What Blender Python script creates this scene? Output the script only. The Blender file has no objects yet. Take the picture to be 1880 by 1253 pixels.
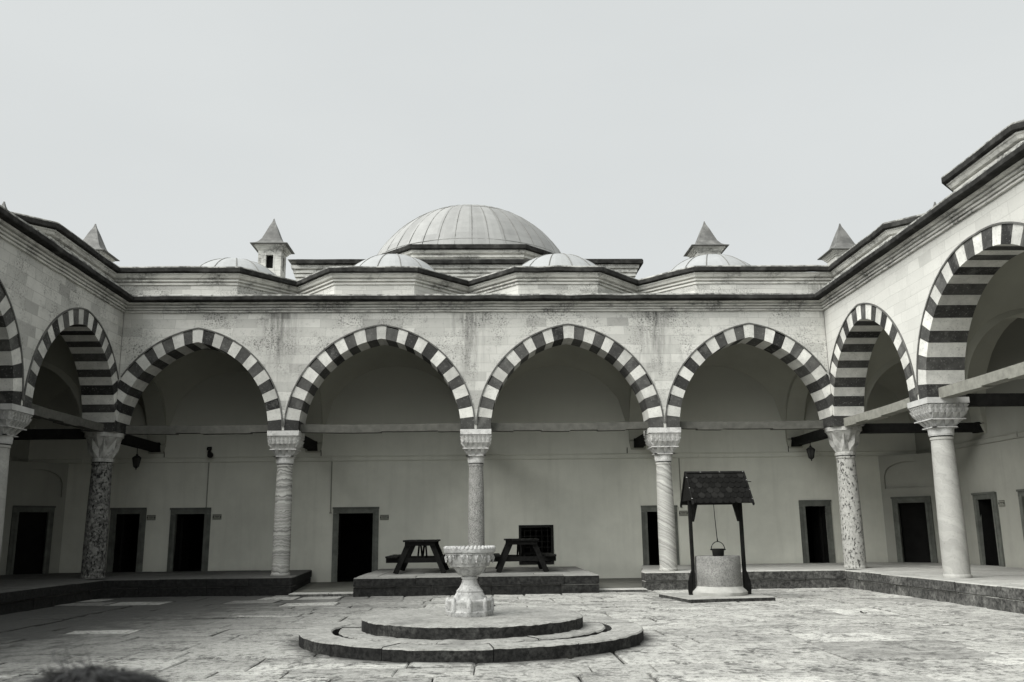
import bpy, bmesh, math, random
from math import sin, cos, pi, sqrt, atan2, radians, asin
from mathutils import Vector, Matrix, noise
random.seed(11)
S = bpy.context.scene
COL = S.collection

# ------------------------------------------------------------------ helpers
class MB:
    """collects faces with a material slot and a tone value, builds one mesh"""
    def __init__(s): s.v, s.f, s.m, s.t = [], [], [], []
    def add(s, vs, fs, m=0, t=.5):
        o = len(s.v); s.v += [tuple(p) for p in vs]
        for f in fs: s.f.append(tuple(i + o for i in f)); s.m.append(m); s.t.append(t)
    def quad(s, a, b, c, d, m=0, t=.5): s.add([a, b, c, d], [(0, 1, 2, 3)], m, t)
    def hexa(s, p, m=0, t=.5):           # 8 points: bottom ring 0-3, top ring 4-7
        s.add(p, [(3, 2, 1, 0), (4, 5, 6, 7), (0, 1, 5, 4), (1, 2, 6, 5), (2, 3, 7, 6), (3, 0, 4, 7)], m, t)
    def box(s, x0, x1, y0, y1, z0, z1, m=0, t=.5, M=None, jit=0):
        p = [(x0, y0, z0), (x1, y0, z0), (x1, y1, z0), (x0, y1, z0), (x0, y0, z1), (x1, y0, z1), (x1, y1, z1), (x0, y1, z1)]
        if jit: p = [tuple(c + random.uniform(-jit, jit) for c in q) for q in p]
        if M: p = [M(*q) for q in p]
        s.hexa(p, m, t)
    def cbox(s, x0, x1, y0, y1, z0, z1, c=.01, m=0, t=.5, M=None):   # box with chamfered top edges
        p = [(x0, y0, z0), (x1, y0, z0), (x1, y1, z0), (x0, y1, z0), (x0, y0, z1 - c), (x1, y0, z1 - c), (x1, y1, z1 - c), (x0, y1, z1 - c),
             (x0 + c, y0 + c, z1), (x1 - c, y0 + c, z1), (x1 - c, y1 - c, z1), (x0 + c, y1 - c, z1)]
        if M: p = [M(*q) for q in p]
        s.add(p, [(3, 2, 1, 0), (8, 9, 10, 11)] + [(a, (a + 1) % 4, 4 + (a + 1) % 4, 4 + a) for a in range(4)]
              + [(4 + a, 4 + (a + 1) % 4, 8 + (a + 1) % 4, 8 + a) for a in range(4)], m, t)
    def bar(s, a, b, w, h, up=(0, 0, 1), m=0, t=.5):
        a, b = Vector(a), Vector(b); d = (b - a).normalized(); up = Vector(up)
        r = d.cross(up).normalized() * w / 2; u = r.cross(d).normalized() * h / 2
        s.hexa([a - r - u, a + r - u, a + r + u, a - r + u, b - r - u, b + r - u, b + r + u, b - r + u], m, t)
    def tube(s, pts, rad, n=8, m=0, t=.5):
        rs = rad if isinstance(rad, (list, tuple)) else [rad] * len(pts)
        pts = [Vector(p) for p in pts]; vs = []
        for i, p in enumerate(pts):
            d = (pts[min(i + 1, len(pts) - 1)] - pts[max(i - 1, 0)]).normalized()
            a = d.cross(Vector((0, 0, 1)) if abs(d.z) < .9 else Vector((1, 0, 0))).normalized(); b = d.cross(a)
            vs += [p + (a * cos(2 * pi * k / n) + b * sin(2 * pi * k / n)) * rs[i] for k in range(n)]
        fs = [(i * n + k, i * n + (k + 1) % n, (i + 1) * n + (k + 1) % n, (i + 1) * n + k) for i in range(len(pts) - 1) for k in range(n)]
        fs += [tuple(range(n))[::-1], tuple((len(pts) - 1) * n + k for k in range(n))]
        s.add(vs, fs, m, t)
    def lathe(s, prof, n=32, c=(0, 0, 0), m=0, t=.5, fr=None, cap=True):
        vs = []
        for i, (r, z) in enumerate(prof):
            for k in range(n):
                a = 2 * pi * k / n; q = r * (fr(a, i) if fr else 1)
                vs.append((c[0] + q * cos(a), c[1] + q * sin(a), c[2] + z))
        fs = [(i * n + k, i * n + (k + 1) % n, (i + 1) * n + (k + 1) % n, (i + 1) * n + k) for i in range(len(prof) - 1) for k in range(n)]
        if cap: fs += [tuple(range(n))[::-1], tuple((len(prof) - 1) * n + k for k in range(n))]
        s.add(vs, fs, m, t)
    def build(s, name, mats, parent=None, smooth=False, fix=True):
        me = bpy.data.meshes.new(name)
        me.from_pydata(s.v, [], s.f)
        for mt in (mats if isinstance(mats, (list, tuple)) else [mats]): me.materials.append(mt)
        me.polygons.foreach_set('material_index', s.m)
        at = me.attributes.new('tone', 'FLOAT', 'FACE'); at.data.foreach_set('value', s.t)
        if fix:
            bm = bmesh.new(); bm.from_mesh(me); bmesh.ops.recalc_face_normals(bm, faces=bm.faces); bm.to_mesh(me); bm.free()
        if smooth:
            me.polygons.foreach_set('use_smooth', [True] * len(me.polygons))
            if smooth is not True: me.set_sharp_from_angle(angle=radians(smooth))
        o = bpy.data.objects.new(name, me); COL.objects.link(o)
        if parent: o.parent = parent; o.matrix_parent_inverse = parent.matrix_world.inverted()
        return o

def tag(o, label=None, cat=None, group=None, kind=None):
    for k, v in (('label', label), ('category', cat), ('group', group), ('kind', kind)):
        if v: o[k] = v
    return o
def thing(name, label, cat, loc=(0, 0, 0), group=None):
    o = bpy.data.objects.new(name, None); COL.objects.link(o); o.location = loc
    o.matrix_world = Matrix.Translation(loc); o.empty_display_size = .2
    return tag(o, label, cat, group)

def mitred(path, closed=False):
    """per-vertex offset directions to the right-hand side of a 2D path"""
    n = len(path); out = []
    def nrm(i, j):
        dx, dy = path[j][0] - path[i][0], path[j][1] - path[i][1]; l = sqrt(dx * dx + dy * dy); return (dy / l, -dx / l)
    for i in range(n):
        a = nrm(i - 1, i) if (i > 0 or closed) else None
        b = nrm(i, (i + 1) % n) if (i < n - 1 or closed) else None
        a = a or b; b = b or a
        k = 1 + a[0] * b[0] + a[1] * b[1]
        out.append(((a[0] + b[0]) / k, (a[1] + b[1]) / k))
    return out
def sweep(mb, path, prof, segs=None, closed=False, jit=None, m=0, t=.5):
    """profile list of (q outward, z); jit(i) -> dz for path vertex"""
    mi = mitred(path, closed); n = len(path)
    for i in (segs if segs is not None else range(n if closed else n - 1)):
        j = (i + 1) % n
        for (q0, z0), (q1, z1) in zip(prof, prof[1:]):
            P = lambda k, q, z: (path[k][0] + mi[k][0] * q, path[k][1] + mi[k][1] * q, z + (jit(k) if jit else 0))
            mb.quad(P(i, q0, z0), P(j, q0, z0), P(j, q1, z1), P(i, q1, z1), m, t)
def subdiv(path, step):
    out = [path[0]]
    for a, b in zip(path, path[1:]):
        l = sqrt((b[0] - a[0]) ** 2 + (b[1] - a[1]) ** 2); k = max(1, int(round(l / step)))
        out += [(a[0] + (b[0] - a[0]) * i / k, a[1] + (b[1] - a[1]) * i / k) for i in range(1, k + 1)]
    return out
def wobble(path, amp, f=1.3, seed=0):
    return lambda i: amp * noise.noise((path[i][0] * f + seed, path[i][1] * f, seed * 3.1)) * 2

# ------------------------------------------------------------------ materials
class G:
    def __init__(s, name):
        s.m = bpy.data.materials.new(name); s.m.use_nodes = True; s.t = s.m.node_tree; s.t.nodes.clear(); s._p = None
    def n(s, ty, **kw):
        nd = s.t.nodes.new('ShaderNode' + ty)
        for k, v in kw.items(): setattr(nd, k, v)
        return nd
    def set(s, sock, v):
        if isinstance(v, bpy.types.NodeSocket): s.t.links.new(v, sock)
        else: sock.default_value = v
    def pos(s):
        if s._p is None: s._p = s.n('NewGeometry')
        return s._p.outputs['Position']
    def normal(s): s.pos(); return s._p.outputs['Normal']
    def obj(s): return s.n('TexCoord').outputs['Object']
    def xyz(s, v):
        a = s.n('SeparateXYZ'); s.set(a.inputs[0], v); return a.outputs
    def comb(s, x, y, z):
        a = s.n('CombineXYZ'); s.set(a.inputs[0], x); s.set(a.inputs[1], y); s.set(a.inputs[2], z); return a.outputs[0]
    def math(s, op, a, b=0., c=None):
        q = s.n('Math', operation=op); s.set(q.inputs[0], a); s.set(q.inputs[1], b)
        if c is not None: s.set(q.inputs[2], c)
        return q.outputs[0]
    def scale(s, v, k):
        q = s.n('VectorMath', operation='MULTIPLY'); s.set(q.inputs[0], v); q.inputs[1].default_value = k; return q.outputs[0]
    def noise(s, sc, det=4., vec=None, rough=.55, dist=0., col=False):
        q = s.n('TexNoise'); s.set(q.inputs['Vector'], vec if vec is not None else s.pos())
        q.inputs['Scale'].default_value = sc; q.inputs['Detail'].default_value = det; q.inputs['Roughness'].default_value = rough; q.inputs['Distortion'].default_value = dist
        return q.outputs['Color' if col else 'Fac']
    def ramp(s, f, *st):
        """st: (pos, value) value float or rgb"""
        q = s.n('ValToRGB'); s.set(q.inputs[0], f); e = q.color_ramp.elements
        for i, (p, c) in enumerate(st):
            if i > 1: e.new(p)
            e[i].position = p
        for i, (p, c) in enumerate(st): e[i].color = (c, c, c, 1) if isinstance(c, (int, float)) else (*c, 1)
        return q.outputs[0]
    def mix(s, f, a, b, op='MIX'):
        q = s.n('MixRGB', blend_type=op); s.set(q.inputs[0], f)
        for k, v in ((1, a), (2, b)):
            if isinstance(v, (int, float)): v = (v, v, v, 1)
            elif isinstance(v, tuple) and len(v) == 3: v = (*v, 1)
            s.set(q.inputs[k], v)
        return q.outputs[0]
    def tone(s): 
        a = s.n('Attribute', attribute_name='tone'); return a.outputs['Fac']
    def out(s, col, rough=.85, bump=None, bs=.3, bd=.02, metal=0., spec=.3):
        b = s.n('BsdfPrincipled'); o = s.n('OutputMaterial')
        if isinstance(col, tuple) and len(col) == 3: col = (*col, 1)
        s.set(b.inputs['Base Color'], col); s.set(b.inputs['Roughness'], rough); s.set(b.inputs['Metallic'], metal); s.set(b.inputs['Specular IOR Level'], spec)
        if bump is not None:
            k = s.n('Bump'); k.inputs['Strength'].default_value = bs; k.inputs['Distance'].default_value = bd; s.set(k.inputs['Height'], bump); s.t.links.new(k.outputs[0], b.inputs['Normal'])
        s.t.links.new(b.outputs[0], o.inputs[0]); return s.m

W = (1.0, .99, .92)     # warm grey tint of the stone
def grey(v, tint=W): return (v * tint[0], v * tint[1], v * tint[2])
GR = (1.0, .995, .855)     # greenish grey of the plaster

def m_wall(name, lo, hi, dark_chance, stain, pitk=.75):
    g = G(name); x, y, z = g.xyz(g.pos()); u = g.math('ADD', x, y)
    wob = g.noise(.9, 2); uu = g.math('ADD', u, g.math('MULTIPLY', g.math('SUBTRACT', wob, .5), .25))
    zz = g.math('ADD', z, g.math('MULTIPLY', g.math('SUBTRACT', g.noise(.6, 1), .5), .10))
    br = g.n('TexBrick', offset=.5, squash=1.45, squash_frequency=3, offset_frequency=2)
    g.set(br.inputs['Vector'], g.comb(uu, zz, 0.)); br.inputs['Color1'].default_value = (0, 0, 0, 1); br.inputs['Color2'].default_value = (1, 1, 1, 1)
    br.inputs['Mortar'].default_value = (.5, .5, .5, 1); br.inputs['Scale'].default_value = 1; br.inputs['Mortar Size'].default_value = .006
    br.inputs['Mortar Smooth'].default_value = .3; br.inputs['Brick Width'].default_value = .44; br.inputs['Row Height'].default_value = .195
    base = g.ramp(br.outputs['Color'], (0, grey(lo * .62)), (dark_chance, grey(lo * .8)), (dark_chance + .07, grey(lo)), (1, grey(hi)))
    base = g.mix(.38, base, g.mix(g.ramp(g.noise(1.1, 6), (.3, 0), (.7, 1)), grey(lo * .9), grey(hi)))
    base = g.mix(g.math('MULTIPLY', br.outputs['Fac'], .45), base, grey(lo * .70))
    # fine pitting and soft blotches
    pit = g.ramp(g.noise(30, 6, rough=.75), (.40, 1), (.50, 0)); blot = g.ramp(g.noise(1.5, 6, rough=.68), (.45, 0), (.62, 1))
    base = g.mix(g.math('MULTIPLY', g.math('MULTIPLY', pit, blot), pitk), base, grey(.07))
    base = g.mix(g.math('MULTIPLY', g.ramp(g.noise(3.1, 7, rough=.7), (.55, 0), (.75, 1)), .6 * pitk), base, grey(lo * .45))
    # rain streaks running down from the roof valleys
    if stain:
        f = g.math('PINGPONG', g.math('ADD', x, .15), 2.0); f = g.math('SUBTRACT', 1., g.math('MINIMUM', g.math('DIVIDE', f, .55), 1.))
        st = g.ramp(g.noise(1, 6, vec=g.comb(g.math('MULTIPLY', u, 7.), y, g.math('MULTIPLY', z, .9)), rough=.7), (.40, 0), (.62, 1))
        up = g.ramp(z, (0., 0), (1., 1)); upm = g.n('MapRange'); g.set(upm.inputs[0], z); upm.inputs[1].default_value = 3.9; upm.inputs[2].default_value = 5.9
        sm = g.math('MULTIPLY', g.math('MULTIPLY', f, st), g.math('MULTIPLY', upm.outputs[0], stain))
        base = g.mix(g.math('MINIMUM', sm, .92), base, grey(.045))
    bump = g.mix(.5, g.noise(18, 6, rough=.7), g.math('SUBTRACT', 1., br.outputs['Fac']))
    return g.out(base, .9, bump, .35, .02)

def m_mould():       # cornice stone, dirty in patches
    g = G('cornice_stone'); x, y, z = g.xyz(g.pos()); u = g.math('ADD', x, y)
    base = g.mix(g.ramp(g.noise(2.2, 5), (.3, 0), (.7, 1)), grey(.46), grey(.60))
    pt = g.ramp(g.noise(1.0, 6, vec=g.comb(g.math('MULTIPLY', u, 1.1), 0., g.math('MULTIPLY', z, 2.5)), rough=.65), (.47, 0), (.60, 1))
    fine = g.ramp(g.noise(15, 6, rough=.75), (.38, 0), (.62, 1))
    base = g.mix(g.math('MULTIPLY', g.math('MULTIPLY', pt, fine), .95), base, grey(.03))
    jt = g.math('PINGPONG', g.math('ADD', u, g.math('MULTIPLY', g.noise(.7, 1), 1.)), .62); jt = g.ramp(jt, (.0, 1), (.012, 0))
    base = g.mix(g.math('MULTIPLY', jt, .5), base, grey(.1))
    low = g.ramp(g.noise(5, 4, vec=g.comb(g.math('MULTIPLY', u, .8), 0., g.math('MULTIPLY', z, 9))), (.48, 0), (.62, 1))
    base = g.mix(g.math('MULTIPLY', low, .3), base, grey(.12))
    return g.out(base, .9, g.noise(22, 6, rough=.7), .4, .015)

def m_simple(name, lo, hi, sc=3., tint=W, rough=.85, speck=None, bump=.3, tonek=0., grime=None, spec=.3):
    """noise-mixed stone/wood-like surface; speck=(scale, lo, hi, value, amount)"""
    g = G(name); v = g.pos()
    c = g.mix(g.ramp(g.noise(sc, 6, rough=.62), (.32, 0), (.68, 1)), grey(lo, tint), grey(hi, tint))
    if tonek:
        tn = g.math('ADD', 1 - tonek, g.math('MULTIPLY', g.tone(), 2 * tonek)); c = g.mix(1., c, g.comb(tn, tn, tn), 'MULTIPLY')
    if speck:
        c = g.mix(g.math('MULTIPLY', g.ramp(g.noise(speck[0], 5, rough=.7), (speck[1], 1), (speck[2], 0)), speck[4]), c, grey(speck[3], tint))
    if grime:
        c = g.mix(g.math('MULTIPLY', g.ramp(g.noise(grime[0], 6, rough=.7), (grime[1], 0), (grime[2], 1)), grime[4]), c, grey(grime[3], tint))
    return g.out(c, rough, g.noise(sc * 8, 6, rough=.65), bump, .01, spec=spec if hi > .06 or spec > .3 else .06)

def m_mossy(name, top_lo, top_hi, side, tonek=.18, topmoss=.35, fine=16, mot=.3):
    """worn stone: light on top, black with lichen on its vertical faces"""
    g = G(name); nx, ny, nz = g.xyz(g.normal())
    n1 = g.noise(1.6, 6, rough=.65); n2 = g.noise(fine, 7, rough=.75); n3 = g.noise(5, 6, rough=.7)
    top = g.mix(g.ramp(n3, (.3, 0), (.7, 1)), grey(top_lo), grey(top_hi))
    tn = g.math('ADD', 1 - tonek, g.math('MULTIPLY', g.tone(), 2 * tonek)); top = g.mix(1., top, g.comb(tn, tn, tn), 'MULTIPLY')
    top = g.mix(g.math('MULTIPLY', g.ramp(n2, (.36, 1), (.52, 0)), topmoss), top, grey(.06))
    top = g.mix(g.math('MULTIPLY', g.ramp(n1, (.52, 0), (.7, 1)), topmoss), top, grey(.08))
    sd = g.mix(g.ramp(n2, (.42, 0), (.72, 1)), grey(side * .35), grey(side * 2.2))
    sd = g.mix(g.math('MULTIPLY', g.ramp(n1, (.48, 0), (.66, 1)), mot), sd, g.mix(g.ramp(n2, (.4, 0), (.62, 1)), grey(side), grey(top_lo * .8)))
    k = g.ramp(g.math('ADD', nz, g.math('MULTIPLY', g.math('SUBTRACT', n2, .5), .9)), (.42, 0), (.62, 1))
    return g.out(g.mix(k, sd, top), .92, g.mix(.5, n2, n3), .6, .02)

def m_paving():
    g = G('paving_stone'); x, y, z = g.xyz(g.pos())
    n1 = g.noise(.55, 5, rough=.6); n2 = g.noise(11, 8, rough=.75); n3 = g.noise(2.6, 8, rough=.72, dist=.4); n4 = g.noise(48, 6, rough=.8)
    t = g.tone()
    c = g.ramp(t, (0, grey(.13)), (.25, grey(.30)), (.75, grey(.44)), (1, grey(.62)))
    c = g.mix(.42, c, g.mix(g.ramp(n3, (.35, 0), (.65, 1)), grey(.16), grey(.60)))
    c = g.mix(g.math('MULTIPLY', g.ramp(n2, (.40, 1), (.50, 0)), .70), c, grey(.07))
    c = g.mix(g.math('MULTIPLY', g.ramp(n4, (.40, 1), (.50, 0)), .50), c, grey(.08))
    # mossy grime plus painted shade of the left wing, over the left and back
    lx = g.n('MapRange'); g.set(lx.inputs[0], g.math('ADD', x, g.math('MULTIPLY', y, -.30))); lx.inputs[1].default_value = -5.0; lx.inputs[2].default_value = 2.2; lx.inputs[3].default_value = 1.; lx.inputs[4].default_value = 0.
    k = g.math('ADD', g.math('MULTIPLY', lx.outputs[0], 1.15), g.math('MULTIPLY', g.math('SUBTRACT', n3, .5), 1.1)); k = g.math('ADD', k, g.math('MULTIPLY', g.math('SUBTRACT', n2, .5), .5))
    grime_shade = g.math('MULTIPLY', g.ramp(k, (.28, 0), (.86, 1)), g.ramp(t, (.80, 1), (.95, .42)))
    c = g.mix(g.math('MULTIPLY', grime_shade, .97), c, g.mix(n2, grey(.016), grey(.065)))
    # lichen crust in ragged patches, darker ring round the platform
    patch = g.math('MULTIPLY', g.ramp(g.noise(1.7, 8, rough=.76, dist=.3), (.52, 0), (.56, 1)), g.ramp(n2, (.46, 1), (.56, .05)))
    c = g.mix(g.math('MULTIPLY', patch, .72), c, grey(.05))
    dx = g.math('SUBTRACT', x, .03); dy = g.math('ADD', y, 8.2); rad = g.math('SQRT', g.math('ADD', g.math('MULTIPLY', dx, dx), g.math('MULTIPLY', dy, dy)))
    rk = g.ramp(g.math('SUBTRACT', g.math('ADD', rad, g.math('MULTIPLY', g.math('SUBTRACT', n3, .5), .45)), 1.9), (.0, 1), (.22, 0))
    c = g.mix(g.math('MULTIPLY', rk, .8), c, grey(.03))
    return g.out(c, .92, g.mix(.5, n2, n4), .7, .018)

def m_banded(name, lo, hi, vec_k, freq, dist, soft=.5, tilt=0.):
    """marble with wavy layers; the band coordinate is tilted around the shaft"""
    g = G(name); x, y, z = g.xyz(g.obj())
    h = g.math('ADD', z, g.math('MULTIPLY', x, tilt))
    wv = g.math('MULTIPLY', g.math('SUBTRACT', g.noise(vec_k, 3, vec=g.obj()), .5), dist)
    f = g.noise(freq, 4, vec=g.comb(0., 0., g.math('ADD', h, wv)), rough=.7)
    c = g.mix(g.ramp(f, (.5 - soft * .22, 0), (.5 + soft * .22, 1)), grey(lo), grey(hi))
    c = g.mix(g.math('MULTIPLY', g.ramp(g.noise(30, 4, vec=g.obj(), rough=.7), (.3, 1), (.42, 0)), .5), c, grey(.15))
    return g.out(c, .75, f, .4, .015)

def m_porous(name, lo, hi, hole):
    g = G(name); v = g.obj()
    vo = g.n('TexVoronoi'); g.set(vo.inputs['Vector'], v); vo.inputs['Scale'].default_value = 22
    c = g.mix(g.ramp(vo.outputs['Color'], (.25, 0), (.85, 1)), grey(lo), grey(hi))
    c = g.mix(.4, c, g.mix(g.noise(4, 5, vec=v), grey(lo), grey(hi)))
    hm = g.ramp(g.noise(24, 4, vec=g.scale(v, (1, 1, .6)), rough=.7), (hole, 1), (hole + .06, 0))
    big = g.ramp(g.noise(6.5, 2, vec=g.scale(v, (1, 1, .55))), (.27, 1), (.30, 0))
    d = g.math('MAXIMUM', hm, big)
    return g.out(g.mix(g.math('MULTIPLY', d, .93), c, grey(.012)), .9, g.math('SUBTRACT', 1., d), .9, .02)

M = {}
M['wall'] = m_wall('arcade_stone', .41, .58, .08, 1.05, .95)
M['wall_left'] = m_wall('left_arcade_stone', .38, .58, .12, 0, .8)
M['wall_right'] = m_wall('right_arcade_stone', .46, .54, .0, 0, .15)
M['mould'] = m_mould()
M['light'] = m_simple('light_voussoir', .40, .58, 4., tonek=.20, speck=(30, .34, .44, .16, .55))
M['dark'] = m_simple('dark_voussoir', .030, .062, 5., tonek=.65, speck=(26, .35, .42, .22, .55), grime=(2.5, .55, .72, .14, .7))
M['rim'] = m_simple('arch_rim_shadow', .06, .14, 8.)  # dark grey stands in for the shadow line of the fillet
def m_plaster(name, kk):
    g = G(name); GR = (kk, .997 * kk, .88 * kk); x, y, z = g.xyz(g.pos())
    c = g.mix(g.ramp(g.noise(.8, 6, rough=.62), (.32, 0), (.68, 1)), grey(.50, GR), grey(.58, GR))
    c = g.mix(g.math('MULTIPLY', g.ramp(g.noise(.9, 6, rough=.7), (.45, 0), (.8, 1)), .5), c, grey(.38, GR))
    st = g.ramp(g.noise(1, 5, vec=g.comb(g.math('MULTIPLY', g.math('ADD', x, y), 5.), 0., g.math('MULTIPLY', z, .5))), (.5, 0), (.75, 1))
    c = g.mix(g.math('MULTIPLY', st, .22), c, grey(.30, GR))
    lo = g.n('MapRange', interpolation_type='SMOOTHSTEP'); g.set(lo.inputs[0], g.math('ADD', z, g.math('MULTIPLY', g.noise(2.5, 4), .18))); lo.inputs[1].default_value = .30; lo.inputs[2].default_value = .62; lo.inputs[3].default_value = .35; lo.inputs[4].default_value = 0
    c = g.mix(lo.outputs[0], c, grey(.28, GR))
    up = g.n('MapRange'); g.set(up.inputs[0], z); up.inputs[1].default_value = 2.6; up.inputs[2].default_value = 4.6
    c = g.mix(up.outputs[0], c, grey(.30, GR))  # upper wall darkened: fading ambient light put into the colour
    return g.out(c, .95, g.noise(6, 6, rough=.65), .12, .01)
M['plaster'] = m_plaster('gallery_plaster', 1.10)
M['plaster_shaded'] = m_plaster('shaded_side_plaster', .60)  # same plaster, darker: weaker light of the side galleries put into the colour
M['vault'] = m_simple('vault_plaster', .27, .33, .7, tint=GR, bump=.12, rough=.95)
M['lead'] = m_simple('weathered_lead', .20, .245, 2.2, tint=(1, 1, .96), rough=.6, tonek=.12, grime=(3, .55, .75, .22, .5), bump=.2)
M['lead_pale'] = m_simple('pale_lead', .26, .30, 2.2, tint=(.98, 1, .99), rough=.6, tonek=.06, bump=.2)
M['seam'] = m_simple('lead_seam', .115, .15, 5, rough=.6)
M['eave'] = m_simple('dark_lead_eave', .012, .035, 5, rough=.85, grime=(3, .50, .75, .09, .6))
M['sheet'] = m_simple('roof_sheet', .22, .36, 3, rough=.85, grime=(5, .45, .58, .05, .85))
M['frame'] = m_simple('door_stone', .085, .145, 5, tint=(.96, 1, .88), tonek=.2, grime=(4, .5, .7, .06, .5))
M['void'] = m_simple('room_darkness', .006, .012, 2)  # near-black: darkness of rooms, reveals and openings put into the colour
M['black'] = m_simple('blackened_iron', .012, .02, 9, rough=.5)
M['wood'] = m_simple('dark_stained_wood', .006, .013, 12, rough=.65, tonek=.5)
M['beam'] = m_simple('weathered_beam', .06, .10, 9, tint=(1, .99, .86), tonek=.2, grime=(3, .5, .7, .07, .6))
M['beamdark'] = m_simple('old_beam', .008, .016, 9, tonek=.2)
M['beamlight'] = m_simple('grey_beam', .15, .23, 9, tint=(1, .99, .86), tonek=.2, grime=(3, .5, .7, .12, .5))
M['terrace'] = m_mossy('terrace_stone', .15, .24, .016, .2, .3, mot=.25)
M['terrace_left'] = m_mossy('shaded_terrace_stone', .055, .09, .010, .2, .3, mot=.1)  # terrace stone made darker, shade of the left wing put into its colour
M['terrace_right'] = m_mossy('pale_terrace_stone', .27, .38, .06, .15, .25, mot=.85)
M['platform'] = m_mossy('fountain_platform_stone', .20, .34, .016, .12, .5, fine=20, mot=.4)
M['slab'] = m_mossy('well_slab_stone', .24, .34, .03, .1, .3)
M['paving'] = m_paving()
M['soil'] = m_simple('joint_soil', .010, .03, 8)
M['earth'] = m_simple('grey_earth', .12, .2, .2)
M['passage'] = m_simple('passage_floor', .07, .11, 3, tint=GR)
M['marble'] = m_simple('white_marble', .34, .46, 5, tint=(1, .995, .96), speck=(40, .32, .42, .3, .5), grime=(6, .58, .75, .25, .5), bump=.3)
M['basin'] = m_simple('basin_marble', .34, .50, 6, tint=(1, .995, .96), speck=(30, .36, .48, .12, .65), grime=(7, .48, .66, .13, .65), bump=.6)
M['capital'] = m_simple('capital_marble', .46, .60, 7, tint=(1, .99, .95), speck=(36, .33, .45, .14, .7), grime=(9, .52, .68, .16, .6), bump=.4)
M['cap_grey'] = m_simple('grey_capital', .30, .42, 7, tint=(1, .99, .93), grime=(8, .5, .66, .12, .7), bump=.4)
M['sh_wavy'] = m_banded('wavy_marble', .17, .46, 4., 16, .22, .35)
M['sh_diag'] = m_banded('veined_marble', .22, .46, 4., 15, .14, .45, tilt=.6)
M['sh_white'] = m_banded('white_shaft_marble', .24, .36, 2.2, 4, .8, .7, tilt=.8)
M['sh_gran'] = m_simple('grey_granite', .24, .34, 6, speck=(46, .40, .54, .06, .75), tint=(1, .99, .93), bump=.4)
M['sh_por'] = m_porous('pitted_conglomerate', .27, .37, .375)
M['sh_pord'] = m_porous('dark_conglomerate', .05, .26, .40)
M['well'] = m_simple('pitted_well_stone', .17, .26, 5, tint=(1, .99, .93), speck=(42, .40, .52, .07, .65), grime=(4, .50, .68, .10, .6), bump=1.)
M['mortar'] = m_simple('pale_mortar', .27, .36, 6, speck=(30, .3, .4, .2, .4))
M['plaque'] = m_simple('sign_plate', .20, .23, 20, tint=GR, bump=0)
M['conduit'] = m_simple('painted_conduit', .22, .25, 3, tint=GR, bump=0)
M['glass'] = m_simple('smoky_glass', .03, .04, 2, rough=.15)
M['hair'] = m_simple('dark_hair', .004, .011, 30, rough=.5, spec=.31)
M['skin'] = m_simple('skin', .32, .38, 14, tint=(1, .9, .8), bump=.05)
M['shirt'] = m_simple('grey_shirt', .10, .13, 30)
M['trouser'] = m_simple('dark_trousers', .03, .045, 30)
M['shoe'] = m_simple('black_shoe', .015, .025, 20)
M['leaf'] = m_simple('dry_leaf', .03, .07, 20)
def m_shingle():
    g = G('bitumen_shingle'); t = g.tone()
    c = g.mix(g.noise(40, 4, rough=.7), grey(.004), grey(.011)); c = g.mix(g.ramp(t, (.6, 0), (1, .8)), c, g.mix(g.noise(8, 4), grey(.008), grey(.028)))
    return g.out(c, .9, g.noise(90, 3), .4, .004, spec=.04)
M['shingle'] = m_shingle()

# ------------------------------------------------------------------ layout (metres; z=0 is the courtyard floor)
XL, XR = -7.45, 7.575            # faces of the left and right arcades
T = .66; H = T / 2               # wall thickness
ZP, ZS, ZT = .348, 3.28, 5.84    # terrace top, springing, top of ashlar
YB = 3.37; GL, GRX = -10.83, 10.95   # gallery walls
CB = [-4.0, 0.0, 3.98]           # free columns of the back arcade
WY = [-4.09, -8.72, -13.05, -17.4]   # columns along the wings
fb = lambda u, d, z: (u, d, z)               # back wing: u=x, d=y
fr = lambda u, d, z: (XR + d, -u, z)         # right wing: u away from the corner
fl = lambda u, d, z: (XL - d, -u, z)         # left wing

def arc_pt(a, h, t):
    c = (h * h - a * a) / (2 * a); r = a + c; sg = 1 if t >= 0 else -1
    th = (1 - abs(t)) * atan2(h, c)
    return sg * (r * cos(th) - c), r * sin(th)

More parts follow.
